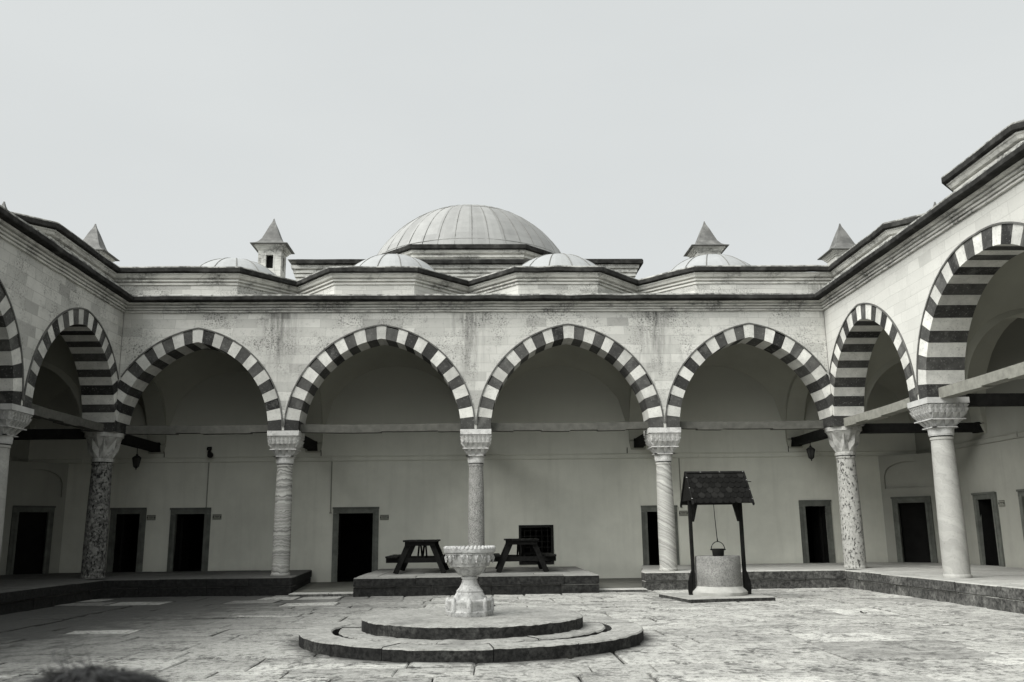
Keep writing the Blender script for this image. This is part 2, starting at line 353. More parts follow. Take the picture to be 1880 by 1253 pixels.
def make_arch(F, uc, a, h, umin, umax, N, parent, rnd):
    """two-tone voussoir ring with soffit, one mesh"""
    mb = MB(); th = .285; cl = lambda u: min(max(u, umin), umax)
    R = random.Random(rnd); bnd = [-1 + 2 * i / N + (R.uniform(-.16, .16) / N if 0 < i < N else 0) for i in range(N + 1)]
    for i in range(N):
        t0, t1 = bnd[i] + .0009, bnd[i + 1] - .0009
        ts = [t0 + (t1 - t0) * k / 3 for k in range(4)]
        if t0 < 0 < t1: ts = [t0, t0 / 2, 0, t1 / 2, t1]
        dk = i % 2 == 0; e = R.uniform(-.026, .012) if dk else 0; d0 = R.uniform(0, .006)
        inn, ext = [], []
        for t in ts:
            x, z = arc_pt(a, h, t); inn.append((cl(uc + x), ZS + z))
            x, z = arc_pt(a + th + e, h + th + e, t); ext.append((cl(uc + x), ZS + z))
        tn = R.random(); m = 1 if dk else 0
        for k in range(len(ts) - 1):
            (i0, i1, e0, e1) = inn[k], inn[k + 1], ext[k], ext[k + 1]
            mb.quad(F(i0[0], d0, i0[1]), F(i1[0], d0, i1[1]), F(e1[0], d0, e1[1]), F(e0[0], d0, e0[1]), m, tn)
            mb.quad(F(i0[0], d0, i0[1]), F(i1[0], d0, i1[1]), F(i1[0], T, i1[1]), F(i0[0], T, i0[1]), m, tn * .8)
            mb.quad(F(i0[0], T, i0[1]), F(i1[0], T, i1[1]), F(e1[0], T, e1[1]), F(e0[0], T, e0[1]), 2, .5)
        for q, s in ((inn[0], ext[0]), (inn[-1], ext[-1])):    # joints
            mb.quad(F(q[0], d0, q[1]), F(s[0], d0, s[1]), F(s[0], T, s[1]), F(q[0], T, q[1]), m, tn)
    # thin fillet round the outside of the ring, painted dark as its shadow line
    pts = []
    for k in range(61):
        t = -.97 + 1.94 * k / 60; x, z = arc_pt(a + th, h + th, t); x2, z2 = arc_pt(a + th + .028, h + th + .028, t)
        if umin < uc + x2 < umax: pts.append(((uc + x, ZS + z), (uc + x2, ZS + z2)))
    for (p0, q0), (p1, q1) in zip(pts, pts[1:]):
        mb.quad(F(p0[0], -.014, p0[1]), F(p1[0], -.014, p1[1]), F(q1[0], -.014, q1[1]), F(q0[0], -.014, q0[1]), 3)
        mb.quad(F(p0[0], -.014, p0[1]), F(p1[0], -.014, p1[1]), F(p1[0], .006, p1[1]), F(p0[0], .006, p0[1]), 3)
        mb.quad(F(q0[0], -.014, q0[1]), F(q1[0], -.014, q1[1]), F(q1[0], .012, q1[1]), F(q0[0], .012, q0[1]), 3)
    return mb.build('arch', [M['light'], M['dark'], M['plaster'], M['rim']], parent, fix=False)

def arcade_face(F, bays, umin, umax, parent, mat):
    """ashlar above the arches: bays = (uc, a, h, left pier centre, right pier centre)"""
    mb = MB(); th = .285; cl = lambda u: min(max(u, umin), umax)
    for uc, a, h, p0, p1 in bays:
        pts = [(cl(p0), ZS)]
        for k in range(65):
            x, z = arc_pt(a + th + .002, h + th + .002, -1 + 2 * k / 64); pts.append((cl(uc + x), ZS + z))
        pts.append((cl(p1), ZS))
        for (u0, z0), (u1, z1) in zip(pts, pts[1:]):
            if u1 - u0 < 1e-4: continue
            zz = [z0 + (ZT - z0) * k / 3 for k in range(4)]; z2 = [z1 + (ZT - z1) * k / 3 for k in range(4)]
            mb.quad(F(u0, .008, z0), F(u1, .008, z1), F(u1, .008, ZT), F(u0, .008, ZT), 0)
            mb.quad(F(u0, T + .002, z0), F(u1, T + .002, z1), F(u1, T + .002, ZT), F(u0, T + .002, ZT), 1)
    return mb.build('arcade_wall', [mat, M['plaster']], parent, fix=False)

def vault(mb, F, u0, u1, d0, d1, zs=3.5, n=14):
    a, b = (u1 - u0) / 2, (d1 - d0) / 2; R2 = a * a + b * b
    P = lambda i, j: F(u0 + (u1 - u0) * i / n, d0 + (d1 - d0) * j / n,
                       zs + .97 * sqrt(max(0, R2 - (a * (2 * i / n - 1)) ** 2 - (b * (2 * j / n - 1)) ** 2)))
    vs = [P(i, j) for i in range(n + 1) for j in range(n + 1)]
    mb.add(vs, [(i * (n + 1) + j, (i + 1) * (n + 1) + j, (i + 1) * (n + 1) + j + 1, i * (n + 1) + j + 1) for i in range(n) for j in range(n)])

def band(F, uc, d0, d1, w=.44):
    """transverse arch spanning the gallery from column to wall"""
    mb = MB(); c = (d0 + d1) / 2; a = (d1 - d0) / 2 - .09; n = 28; pts = [(d0, 3.30)]
    for k in range(n + 1):
        x, z = arc_pt(a, a * 1.12, -1 + 2 * k / n); pts.append((c + x, 3.36 + z))
    pts.append((d1, 3.30))
    for (p, z), (q, y) in zip(pts, pts[1:]):
        mb.quad(F(uc - w / 2, p, z), F(uc - w / 2, q, y), F(uc + w / 2, q, y), F(uc + w / 2, p, z))
        if q - p > 1e-5:
            for s in (-1, 1): mb.quad(F(uc + s * w / 2, p, z), F(uc + s * w / 2, q, y), F(uc + s * w / 2, q, 5.75), F(uc + s * w / 2, p, 5.75))
    return mb

def wall_holes(mb, F, u0, u1, z0, z1, holes, thick=.32, m=0, mr=0):
    """wall face at d=0 with rectangular openings (ua, ub, za, zb) and their reveals"""
    us = sorted({u0, u1, *[h[0] for h in holes], *[h[1] for h in holes]}); zs = sorted({z0, z1, *[h[2] for h in holes], *[h[3] for h in holes]})
    us = [u for u in us if u0 <= u <= u1]; zs = [z for z in zs if z0 <= z <= z1]
    for a, b in zip(us, us[1:]):
        for c, d in zip(zs, zs[1:]):
            if any(h[0] - 1e-6 <= a and b <= h[1] + 1e-6 and h[2] - 1e-6 <= c and d <= h[3] + 1e-6 for h in holes): continue
            mb.quad(F(a, 0, c), F(b, 0, c), F(b, 0, d), F(a, 0, d), m)
    for a, b, c, d in holes:
        for p, q in (((a, c), (a, d)), ((a, d), (b, d)), ((b, d), (b, c)), ((b, c), (a, c))):
            mb.quad(F(p[0], 0, p[1]), F(q[0], 0, q[1]), F(q[0], thick, q[1]), F(p[0], thick, p[1]), mr)

def doorway(F, ua, ub, z0, z1, parent, fw=.135, leaf=None, room=True, rdepth=2.2, rear=None):
    """stone door surround; ua..ub, z0..z1 outer size; dark room behind"""
    fm = MB(); j = lambda: random.uniform(-.004, .004)
    iu, iv, it = ua + fw, ub - fw, z1 - fw
    fm.box(ua, ua + fw, -.04 + j(), .05, z0, it - .002, t=random.random(), M=F, jit=.003)
    fm.box(ub - fw, ub, -.04 + j(), .05, z0, it - .002, t=random.random(), M=F, jit=.003)
    fm.box(ua, ub, -.045 + j(), .05, it, z1, t=random.random(), M=F, jit=.003)
    fm.box(ua - .015, ub + .015, -.06, -.048, z1 - .03, z1 + .012, t=.2, M=F)          # thin drip fillet
    for s, (p, q) in ((1, (ua + fw * .62, ua + fw)), (1, (ub - fw, ub - fw * .62))):   # rebate moulding
        fm.box(p, q, -.058, -.042, z0, it + fw * .3, t=.6, M=F)
    f = fm.build('door_frame', M['frame'], parent)
    if leaf:
        lm = MB(); u, w = (iu, 1) if leaf > 0 else (iv, -1)
        for k in range(5): lm.box(u + .02, u + .02 + w * .05, .30 + k * .12, .415 + k * .12, z0 + .02, it - .02, t=random.random(), M=F)
        for zz in (.3, .8, 1.25): lm.box(u + .072, u + .072 + w * .015, .30, .9, z0 + zz - .04, z0 + zz + .04, M=F)
        lm.build('door_leaf', M['wood'], f)
    if room:
        rm = MB(); rd = .32 + rdepth
        a, b, c, d = iu - .7, iv + .7, z0, it + .5
        for q in ([(a, .33, c), (b, .33, c), (b, rd, c), (a, rd, c)], [(a, .33, d), (b, .33, d), (b, rd, d), (a, rd, d)],
                  [(a, .33, c), (a, rd, c), (a, rd, d), (a, .33, d)], [(b, .33, c), (b, rd, c), (b, rd, d), (b, .33, d)]): rm.quad(*[F(*p) for p in q])
        G2 = lambda u, dd, z: F(u, rd + dd, z)
        wall_holes(rm, G2, a, b, c, d, [rear] if rear else [], .12)
        G3 = lambda u, dd, z: F(u, .33 + dd, z)
        wall_holes(rm, G3, a, b, c, d, [(iu, iv, z0, it)], 0.0)
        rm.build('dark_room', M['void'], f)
        if rear:
            gm = MB()
            for k in range(4):
                u = rear[0] + (rear[1] - rear[0]) * k / 3; gm.bar(F(u, rd + .05, rear[2]), F(u, rd + .05, rear[3]), .02, .02, up=(1, 0, 0))
            for k in range(9):
                z = rear[2] + (rear[3] - rear[2]) * k / 8; gm.bar(F(rear[0], rd + .055, z), F(rear[1], rd + .055, z), .025, .025)
            gm.build('window_grille', M['black'], f)
    return (iu, iv, z0, it), f

# ------------------------------------------------------------------ ground and paving
gm = MB(); gm.quad((-300, -300, -.09), (300, -300, -.09), (300, 300, -.09), (-300, 300, -.09))
tag(gm.build('ground', M['earth']), kind='structure')
sm = MB(); sm.quad((-8.2, -19.5, -.030), (8.2, -19.5, -.030), (8.2, .9, -.030), (-8.2, .9, -.030))
tag(sm.build('joint_bed', M['soil']), kind='structure')
RP = random.Random(5)
pav = MB()
def paver(x0, x1, y0, y1, tn, gap=.008, jz=.008):
    jj = lambda: RP.uniform(-.012, .012)
    zc = [RP.uniform(-jz, jz) + noise.noise((x0 * .5, y0 * .5, 3)) * .012 for _ in range(4)]
    b = [(x0 + gap + jj(), y0 + gap + jj()), (x1 - gap + jj(), y0 + gap + jj()), (x1 - gap + jj(), y1 - gap + jj()), (x0 + gap + jj(), y1 - gap + jj())]
    cx, cy = (x0 + x1) / 2, (y0 + y1) / 2; e = RP.uniform(.012, .030)
    ins = [(p[0] + (e if p[0] < cx else -e), p[1] + (e if p[1] < cy else -e)) for p in b]
    vs = [(p[0], p[1], -.028) for p in b] + [(p[0], p[1], z - .009) for p, z in zip(b, zc)] + [(p[0], p[1], z) for p, z in zip(ins, zc)]
    fs = [(a, (a + 1) % 4, 4 + (a + 1) % 4, 4 + a) for a in range(4)] + [(4 + a, 4 + (a + 1) % 4, 8 + (a + 1) % 4, 8 + a) for a in range(4)] + [(8, 9, 10, 11)]
    pav.add(vs, fs[:8], 0, min(tn, .75) * RP.uniform(.3, .95)); pav.add(vs[8:], [(0, 1, 2, 3)], 0, tn)
def rtone(p=.12):
    r = RP.random()
    return RP.uniform(.85, 1) if r < p else (RP.uniform(0, .2) if r > .93 else RP.uniform(.25, .75))
y = -2.42
while y > -18.5:                     # main field, rows parallel to the back arcade
    d = RP.uniform(.45, .85); x = -5.88 + RP.uniform(0, .02); 
    while x < 5.9:
        w = min(RP.uniform(.5, 1.5), 5.9 - x)
        if 5.9 - x - w < .35: w = 5.9 - x
        if RP.random() < .22: 
            k = RP.uniform(.4, .6); paver(x, x + w, y - d * k, y, rtone(.08)); paver(x, x + w, y - d, y - d * k, rtone(.08))
        else: paver(x, x + w, y - d, y, rtone(.08))
        x += w
    y -= d
for x0, x1 in ((-7.5, -5.94), (5.96, 7.6)):      # strips beside the wings
    y = -2.42
    while y > -18.5:
        d = RP.uniform(.5, 1.0); xm = x0 + (x1 - x0) * RP.choice([.4, .5, .6])
        paver(x0, xm, y - d, y, rtone(.2)); paver(xm, x1, y - d * 1, y, rtone(.2)); y -= d
for y0, y1 in ((-2.36, -1.55), (-1.55, -.75), (-.75, .2)):
    x = -7.5
    while x < 7.6:
        w = min(RP.uniform(.5, 1.2), 7.6 - x)
        if 7.6 - x - w < .3: w = 7.6 - x
        paver(x, x + w, y0, y1, rtone(.26)); x += w
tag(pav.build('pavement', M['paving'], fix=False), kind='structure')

# ------------------------------------------------------------------ terraces
RT = random.Random(8)
def edge_blocks(mb, a, b, nrm, depth=.42, z=ZP):
    """two courses of kerb blocks from a to b; nrm points outward"""
    L = sqrt((b[0] - a[0]) ** 2 + (b[1] - a[1]) ** 2); d = ((b[0] - a[0]) / L, (b[1] - a[1]) / L)
    for z0, z1, rec, lo, hi in ((-.02, z * .52, .02, .5, 1.0), (z * .52 + .004, z, 0, .8, 1.7)):
        s = 0
        while s < L - 1e-6:
            w = min(RT.uniform(lo, hi), L - s)
            if L - s - w < .3: w = L - s
            r = rec + RT.uniform(-.006, .012); zz = z1 + RT.uniform(-.008, .004) if z1 == z else z1
            F = lambda u, v, q: (a[0] + d[0] * u - nrm[0] * v, a[1] + d[1] * u - nrm[1] * v, q)
            g0, g1 = (.003 if s > 0 else 0), (.003 if s + w < L - 1e-6 else 0)
            mb.cbox(s + g0, s + w - g1, r, depth, z0, zz, .016, t=RT.random(), M=F); s += w
def top_slabs(mb, x0, x1, y0, y1, z=ZP, sx=.9, sy=.7):
    y = y0
    while y < y1 - 1e-6:
        d = min(RT.uniform(sy * .8, sy * 1.2), y1 - y); d = y1 - y if y1 - y - d < .25 else d; x = x0
        while x < x1 - 1e-6:
            w = min(RT.uniform(sx * .7, sx * 1.4), x1 - x); w = x1 - x if x1 - x - w < .25 else w
            mb.cbox(x + .003, x + w - .003, y + .003, y + d - .003, z - .12, z + RT.uniform(-.006, .002), .006, t=RT.random()); x += w
        y += d
TF = -.40; LT, RTX = -7.25, 7.38
# left L
mb = MB()
edge_blocks(mb, (LT, -17), (LT, TF + .03), (1, 0)); edge_blocks(mb, (LT - .05, TF), (-3.62, TF), (0, -1)); edge_blocks(mb, (-3.62, TF + .42), (-3.92, YB), (.9968, .0796), .9)
top_slabs(mb, GL, LT - .42, -17, YB); top_slabs(mb, LT - .42, -4.42, TF + .42, YB)
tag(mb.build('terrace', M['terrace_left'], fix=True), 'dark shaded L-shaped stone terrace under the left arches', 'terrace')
mb = MB()
edge_blocks(mb, (-2.32, -1.05), (2.36, -1.05), (0, -1)); edge_blocks(mb, (-2.32, YB), (-2.32, -1.05 + .42), (-1, 0)); edge_blocks(mb, (2.36, -1.05 + .42), (2.36, YB), (1, 0))
top_slabs(mb, -1.90, 1.94, -.63, YB)
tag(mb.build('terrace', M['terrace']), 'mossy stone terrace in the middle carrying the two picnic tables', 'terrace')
mb = MB()
edge_blocks(mb, (3.36, TF), (RTX + .05, TF), (0, -1)); edge_blocks(mb, (RTX, TF + .03), (RTX, -17), (-1, 0)); edge_blocks(mb, (3.96, YB), (3.36, TF + .42), (-.9843, .1765), 1.1)
top_slabs(mb, RTX + .42, GRX, -17, YB); top_slabs(mb, 4.38, RTX + .42, TF + .42, YB)
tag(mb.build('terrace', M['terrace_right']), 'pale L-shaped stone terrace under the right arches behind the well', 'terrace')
for x0, x1 in ((-3.60, -2.34), (2.38, 3.34)):
    mb = MB(); mb.hexa([(x0, -.30, -.02), (x1, -.30, -.02), (x1 + (.7 if x1 > 0 else 0), YB + .02, -.02), (x0 - (.4 if x0 < 0 else 0), YB + .02, -.02), (x0, -.30, .055), (x1, -.30, .055), (x1 + (.7 if x1 > 0 else 0), YB + .02, .055), (x0 - (.4 if x0 < 0 else 0), YB + .02, .055)]) 
    tag(mb.build('path', M['passage']), kind='structure')
    mb = MB(); x = x0
    while x < x1 - .01:
        w = min(RT.uniform(.4, .8), x1 - x); w = x1 - x if x1 - x - w < .25 else w
        mb.cbox(x + .004, x + w - .004, -.75, -.31, -.02, .05, .012, t=RT.uniform(.6, 1)); x += w
    tag(mb.build('step', M['terrace_right']), 'worn stone step at the mouth of the %s passage between terraces' % ('left' if x0 < 0 else 'right'), 'step')

# ------------------------------------------------------------------ wings
WB = thing('arcade_wing', 'back arcade wing with four striped arches facing the camera', 'arcade', (0, H, 0))
WL = thing('arcade_wing', 'shaded left arcade wing with striped arches running towards the camera', 'arcade', (XL - H, -6, 0))
WR = thing('arcade_wing', 'bright right arcade wing with tall striped arches beside the pale terrace', 'arcade', (XR + H, -6, 0))
hp = .315      # half pier at springing
# back bays
e0 = XL + .03; e1 = XR - .03
edges = [(e0, CB[0] - hp), (CB[0] + hp, CB[1] - hp), (CB[1] + hp, CB[2] - hp), (CB[2] + hp, e1)]
pc = [XL, *CB, XR]; bays = []
for i, (a, b) in enumerate(edges):
    uc, hw = (a + b) / 2, (b - a) / 2; h = 1.885 if i == 0 else 1.94
    bays.append((uc, hw, h, pc[i], pc[i + 1])); make_arch(fb, uc, hw, h, XL, XR, 27, WB, 20 + i)
arcade_face(fb, bays, XL, XR, WB, M['wall'])
ucs = [-w for w in WY]
for F, wing, N, mat, seed in ((fl, WL, 29, M['wall_left'], 40), (fr, WR, 27, M['wall_right'], 50)):
    edges = [(.03, ucs[0] - H - hp)] + [(ucs[k] - H + hp, ucs[k + 1] - H - hp) for k in range(3)]
    pc = [0] + [u - H for u in ucs]; bays = []
    for i, (a, b) in enumerate(edges):
        uc, hw = (a + b) / 2, (b - a) / 2; h = 1.90 - (.02 if i else 0)
        if N == 29: h -= .05
        bays.append((uc, hw, h, pc[i], pc[i + 1])); make_arch(F, uc, hw, h, 0, 99, N, wing, seed + i)
    arcade_face(F, bays, 0, 99, wing, mat)
WCY = [w + H for w in WY]       # column centres along the wings
for wing, x0, x1 in ((WL, XL - T + .012, XL - .012), (WR, XR + .012, XR + T - .012)):       # corner piers
    mb = MB(); mb.box(x0, x1, .012, T - .012, ZS, ZT); mb.build('corner_pier', M['light'], wing)

# cornices, eaves and roof sheets
court = [(XL, -17.6), (XL, 0), (XR, 0), (XR, -17.6)]
cp = subdiv(court, .55); nl = int(round(17.6 / .55)); nb = len(cp) - 1 - 2 * nl
segs = {WL: range(0, nl), WB: range(nl, nl + nb), WR: range(nl + nb, len(cp) - 1)}
PROF_C = [(0., 5.795), (.035, 5.80), (.035, 5.832), (.012, 5.836), (.012, 5.846), (.06, 5.85), (.06, 5.884), (.03, 5.889), (.03, 5.899), (.09, 5.904), (.09, 5.938), (.055, 5.943), (.055, 5.953), (.13, 5.96), (.15, 5.992), (.0, 5.995)]
PROF_E = [(.10, 5.998), (.27, 6.004), (.283, 6.018), (.280, 6.090)]
PROF_R = [(.2805, 6.0905), (.279, 6.113), (.262, 6.130), (.1, 6.165), (-.60, 6.30)]
for wing in (WB, WL, WR):
    mb = MB(); sweep(mb, cp, PROF_C, segs[wing], jit=wobble(cp, .004, 2)); mb.build('cornice', M['mould'], wing, fix=False)
    mb = MB(); sweep(mb, cp, PROF_E, segs[wing], jit=wobble(cp, .010, 1.7, 2)); mb.build('eaves', M['eave'], wing, fix=False)
    mb = MB(); sweep(mb, cp, PROF_R, segs[wing], jit=wobble(cp, .010, 1.7, 2)); mb.build('roof', M['sheet'], wing, fix=False)

# octagonal drums with their small domes
PROF_DW = [(0, 6.15), (0, 6.56)]
PROF_DM = [(0, 6.555), (.03, 6.56), (.03, 6.60), (.01, 6.605), (.01, 6.62), (.065, 6.63), (.065, 6.665), (.04, 6.67), (.04, 6.682), (.10, 6.70), (.13, 6.755), (.15, 6.765), (.15, 6.79), (.0, 6.79)]
PROF_DE = [(.12, 6.793), (.205, 6.80), (.215, 6.81), (.213, 6.895)]
PROF_DR = [(.2135, 6.8955), (.212, 6.915), (.19, 6.932), (.0, 6.99), (-.6, 7.08)]
def dome(mb, c, r, z0, seams, a0=0, n=48, lat=14, thick=.015, tmax=90, lats=()):
    for i in range(lat):
        for k in range(n):
            p = []
            for ii, kk in ((i, k), (i, k + 1), (i + 1, k + 1), (i + 1, k)):
                th = radians(tmax) * ii / lat; ph = 2 * pi * kk / n
                rr = r * (1 + .004 * noise.noise((cos(ph) * 3, sin(ph) * 3, th * 4 + c[0])))
                p.append((c[0] + rr * cos(th) * cos(ph), c[1] + rr * cos(th) * sin(ph), z0 + rr * sin(th)))
            mb.quad(*p, 0, noise.cell((int(k * seams / n) + .5, int(i * 3 / lat) + .5, c[0])) * .5 + .5)
    for s in range(seams):
        ph = a0 + 2 * pi * s / seams
        mb.tube([(c[0] + r * cos(t) * cos(ph), c[1] + r * cos(t) * sin(ph), z0 + r * sin(t)) for t in [radians(tmax) * k / 16 * .985 for k in range(17)]], thick, 5, 1)
    for t in lats:
        mb.tube([(c[0] + r * cos(radians(t)) * cos(q), c[1] + r * cos(radians(t)) * sin(q), z0 + r * sin(radians(t))) for q in [2 * pi * k / 64 for k in range(65)]], thick * .8, 5, 1)
DY = .53      # drum wall face behind the arcade face
def drum(path, wing, centre, r=1.55, z0=6.36, with_dome=True, back=None):
    p = subdiv(path, .5)
    ctr = [sum(q[0] for q in path) / len(path), sum(q[1] for q in path) / len(path)]
    mb = MB(); sweep(mb, p, PROF_DW); d = mb.build('drum', M['wall'] if wing is WB else (M['wall_left'] if wing is WL else M['wall_right']), wing, fix=False)
    mb = MB(); sweep(mb, p, PROF_DM, jit=wobble(p, .004, 2)); mb.build('drum_cornice', M['mould'], d, fix=False)
    mb = MB(); sweep(mb, p, PROF_DE, jit=wobble(p, .012, 1.9, 5)); mb.build('drum_eaves', M['eave'], d, fix=False)
    mb = MB(); sweep(mb, p, PROF_DR, jit=wobble(p, .012, 1.9, 5))
    bk = back or [path[-1], path[0]]
    mi = mitred(path); top = [(q[0] - .6 * m[0], q[1] - .6 * m[1], 7.08) for q, m in zip(path, mi)]
    for a, b in zip(top, top[1:]): mb.add([a, b, (centre[0], centre[1], 7.10)], [(0, 1, 2)])
    mb.build('drum_roof', M['sheet'], d, fix=False)
    if with_dome:
        mb = MB(); dome(mb, centre, r, z0, 14, a0=.22 + centre[0] * .1); mb.build('dome', [M['lead_pale'], M['seam']], d, smooth=True)
VY = DY + 1.12
drum([(XL - DY, DY - 1.4), (XL - DY, DY), (-5.25, DY), (-4.15, VY + .1)][1:], WB, (-5.95, 2.75), z0=6.26)
drum([(-4.15, VY + .1), (-3.12, DY), (-1.36, DY), (-.17, VY + .1)], WB, (-2.05, 2.75))
drum([(-.17, VY + .1), (.95, DY), (2.72, DY), (3.80, VY + .1)], WB, (2.03, 2.75))
drum([(3.80, VY + .1), (4.95, DY), (XR + DY, DY)], WB, (5.86, 2.75), z0=6.34)
drum([(XL - DY - 1.2, -3.60), (XL - DY, -2.42), (XL - DY, DY)], WL, (XL - 2.6, -1.2), with_dome=False)
drum([(XR + DY, DY), (XR + DY, -2.38), (XR + DY + 1.2, -3.60)], WR, (XR + 2.6, -1.2), with_dome=False)
for k, yc in enumerate((-5.75, -10.1, -14.4)):
    for sg, wing in ((-1, WL), (1, WR)):
        xf = XL - DY if sg < 0 else XR + DY
        pth = [(xf + sg * 1.2, yc - 2.12), (xf, yc - .93), (xf, yc + .93), (xf + sg * 1.2, yc + 2.12)]
        drum(pth if sg < 0 else pth[::-1], wing, (xf + sg * 2.2, yc), with_dome=False)
# flat lead roof over everything behind the drums, keeps daylight out of the vaults
for wing, a in ((WB, (GL - .4, GRX + .4, .9, YB + 2.4)), (WL, (GL - .4, XL - .9, -17, .88)), (WR, (XR + .9, GRX + .4, -17, .88))):
    mb = MB(); mb.box(a[0], a[1], a[2], a[3], 6.22, 6.38); mb.build('roof_deck', M['sheet'], wing)
for wing, a in ((WB, (XL - .3, XR + .3, T - .03, .9)), (WL, (XL - .92, XL - T + .03, -17, .55)), (WR, (XR + T - .03, XR + .92, -17, .55))):
    mb = MB(); mb.box(a[0], a[1], a[2], a[3], 5.80, 6.2); mb.build('roof_infill', M['vault'], wing)

# vaults and transverse arches
for wing, F, lines, d1 in ((WB, fb, [XL - H, *CB, XR + H], YB), (WL, fl, [-H] + [-c for c in WCY], XL - GL), (WR, fr, [-H] + [-c for c in WCY], GRX - XR)):
    for a, b in zip(lines, lines[1:]):
        mb = MB(); vault(mb, F, a + .2, b - .2, T + .004, d1 - .004); mb.build('vault', M['vault'], wing, smooth=True, fix=False)
    for i, u in enumerate(lines):
        b = band(F, u, T, d1)
        # stepped corbel on the wall that carries the arch
        b.hexa([F(u - .18, d1 - .02, 3.12), F(u + .18, d1 - .02, 3.12), F(u + .18, d1, 3.12), F(u - .18, d1, 3.12),
                F(u - .22, d1 - .10, 3.32), F(u + .22, d1 - .10, 3.32), F(u + .22, d1, 3.32), F(u - .22, d1, 3.32)])
        b.build('transverse_arch', M['vault'], wing, fix=False)
        # beam from the column back to the wall
        t = MB(); zz = 3.17 + random.uniform(-.01, .01); t.box(u - .10, u + .10, T - .28, d1 - .006, zz, zz + .20, M=F, jit=.006)
        t.box(u - .115, u + .115, d1 - .16, d1 - .003, zz - .012, zz + .21, M=F); t.build('cross_beam', M['beamdark'], wing)
mb = MB(); vault(mb, fb, XR + H + .2, GRX - .004, T + .004, YB - .004); mb.build('vault', M['vault'], WR, smooth=True, fix=False)
mb = MB(); vault(mb, fb, GL + .004, XL - H - .2, T + .004, YB - .004); mb.build('vault', M['vault'], WL, smooth=True, fix=False)

# tie beams between the columns, at springing height
RB = random.Random(3)
def tie(F, u0, u1, wing, d=(.20, .40), z0=3.262, z1=3.43, mat='beam'):
    mb = MB(); n = 6; us = [u0 + (u1 - u0) * k / n for k in range(n + 1)]; sag = lambda k: -.018 * (1 - (2 * k / n - 1) ** 2) + RB.uniform(-.004, .004)
    sg = [sag(k) for k in range(n + 1)]; lo = [RB.choice([0, 0, .02]) for k in range(n + 1)]
    for k in range(n):
        p = [F(us[k], d[0], z0 + sg[k] + lo[k]), F(us[k + 1], d[0], z0 + sg[k + 1] + lo[k]), F(us[k + 1], d[1], z0 + sg[k + 1] + lo[k]), F(us[k], d[1], z0 + sg[k] + lo[k]),
             F(us[k], d[0], z1 + sg[k]), F(us[k + 1], d[0], z1 + sg[k + 1]), F(us[k + 1], d[1], z1 + sg[k + 1]), F(us[k], d[1], z1 + sg[k])]
        mb.hexa(p, 0, .4 + .2 * RB.random())
    mb.build('tie_beam', M[mat], wing)
ul = [XL - .05, *CB, XR + .05]
for a, b in zip(ul, ul[1:]): tie(fb, a + .2, b - .2, WB)
for F, wing, mt in ((fl, WL, 'beam'), (fr, WR, 'beamlight')):
    uw = [-.12] + [-c for c in WCY]
    for a, b in zip(uw, uw[1:]): tie(F, a + .18, b - .18, wing, mat=mt, z1=3.44)

# gallery walls with doors and windows
fwb = lambda u, d, z: (u, YB + d, z)
fwr = lambda u, d, z: (GRX + d, -u, z)
fwl = lambda u, d, z: (GL - d, -u, z)
holes = []
for ua, ub, z0, z1, lf, rear in ((-8.74, -7.91, ZP - .01, 1.825, 1, None), (-7.33, -6.38, ZP - .01, 1.81, 1, None), (-3.46, -2.37, .05, 1.785, 0, None),
                                 (3.99, 4.86, ZP - .01, 1.745, 0, (4.88, 5.04, .62, 1.50)), (7.88, 8.66, ZP - .01, 1.835, -1, None)):
    h, f = doorway(fwb, ua, ub, z0, z1, WB, leaf=lf, rear=rear); holes.append(h)
    if lf < 0 or rear: pass
win = (1.0, 1.84, .40, 1.325); holes.append(win)
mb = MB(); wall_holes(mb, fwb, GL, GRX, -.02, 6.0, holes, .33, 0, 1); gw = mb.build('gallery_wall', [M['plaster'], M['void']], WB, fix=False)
# low grilled window behind the right picnic table
mb = MB(); a, b, c, d = win
for q in ((a, a + .06, c, d), (b - .06, b, c, d), (a + .06, b - .06, d - .06, d), (a + .06, b - .06, c, c + .05)): mb.box(q[0], q[1], -.02, .10, q[2], q[3], M=fwb)
wf = mb.build('window', M['black'], WB)
mb = MB()
for k in range(1, 6): mb.bar(fwb(a + (b - a) * k / 6, .06, c), fwb(a + (b - a) * k / 6, .06, d), .018, .018, up=(1, 0, 0))
for k in range(1, 7): mb.bar(fwb(a, .065, c + (d - c) * k / 7), fwb(b, .065, c + (d - c) * k / 7), .018, .018)
mb.build('window_grille', M['beamdark'], wf)
mb = MB(); mb.box(a - .3, b + .3, .335, 1.8, c - .1, d + .3, M=fwb); 
mb.f = [f for i, f in enumerate(mb.f) if i != 2]; mb.m = mb.m[:5]; mb.t = mb.t[:5]
mb.build('dark_room', M['void'], wf)
# side walls
rdoors = [(-.96, -.08), (.74, 1.62), (4.2, 5.1), (8.3, 9.2)]
hs = []
for ua, ub in rdoors: h, f = doorway(fwr, ua, ub, ZP - .01, 1.87, WR, leaf=-1); hs.append(h)
mb = MB(); wall_holes(mb, fwr, -YB, 17, -.02, 6.0, hs, .33, 0, 1); mb.build('gallery_wall', [M['plaster_shaded'], M['void']], WR, fix=False)
hs = []
for ua, ub in ((-.96, -.08), (.9, 1.8), (4.2, 5.1)): h, f = doorway(fwl, ua, ub, ZP - .01, 1.87, WL, leaf=1); hs.append(h)
mb = MB(); wall_holes(mb, fwl, -YB, 17, -.02, 6.0, hs, .33, 0, 1); mb.build('gallery_wall', [M['plaster_shaded'], M['void']], WL, fix=False)
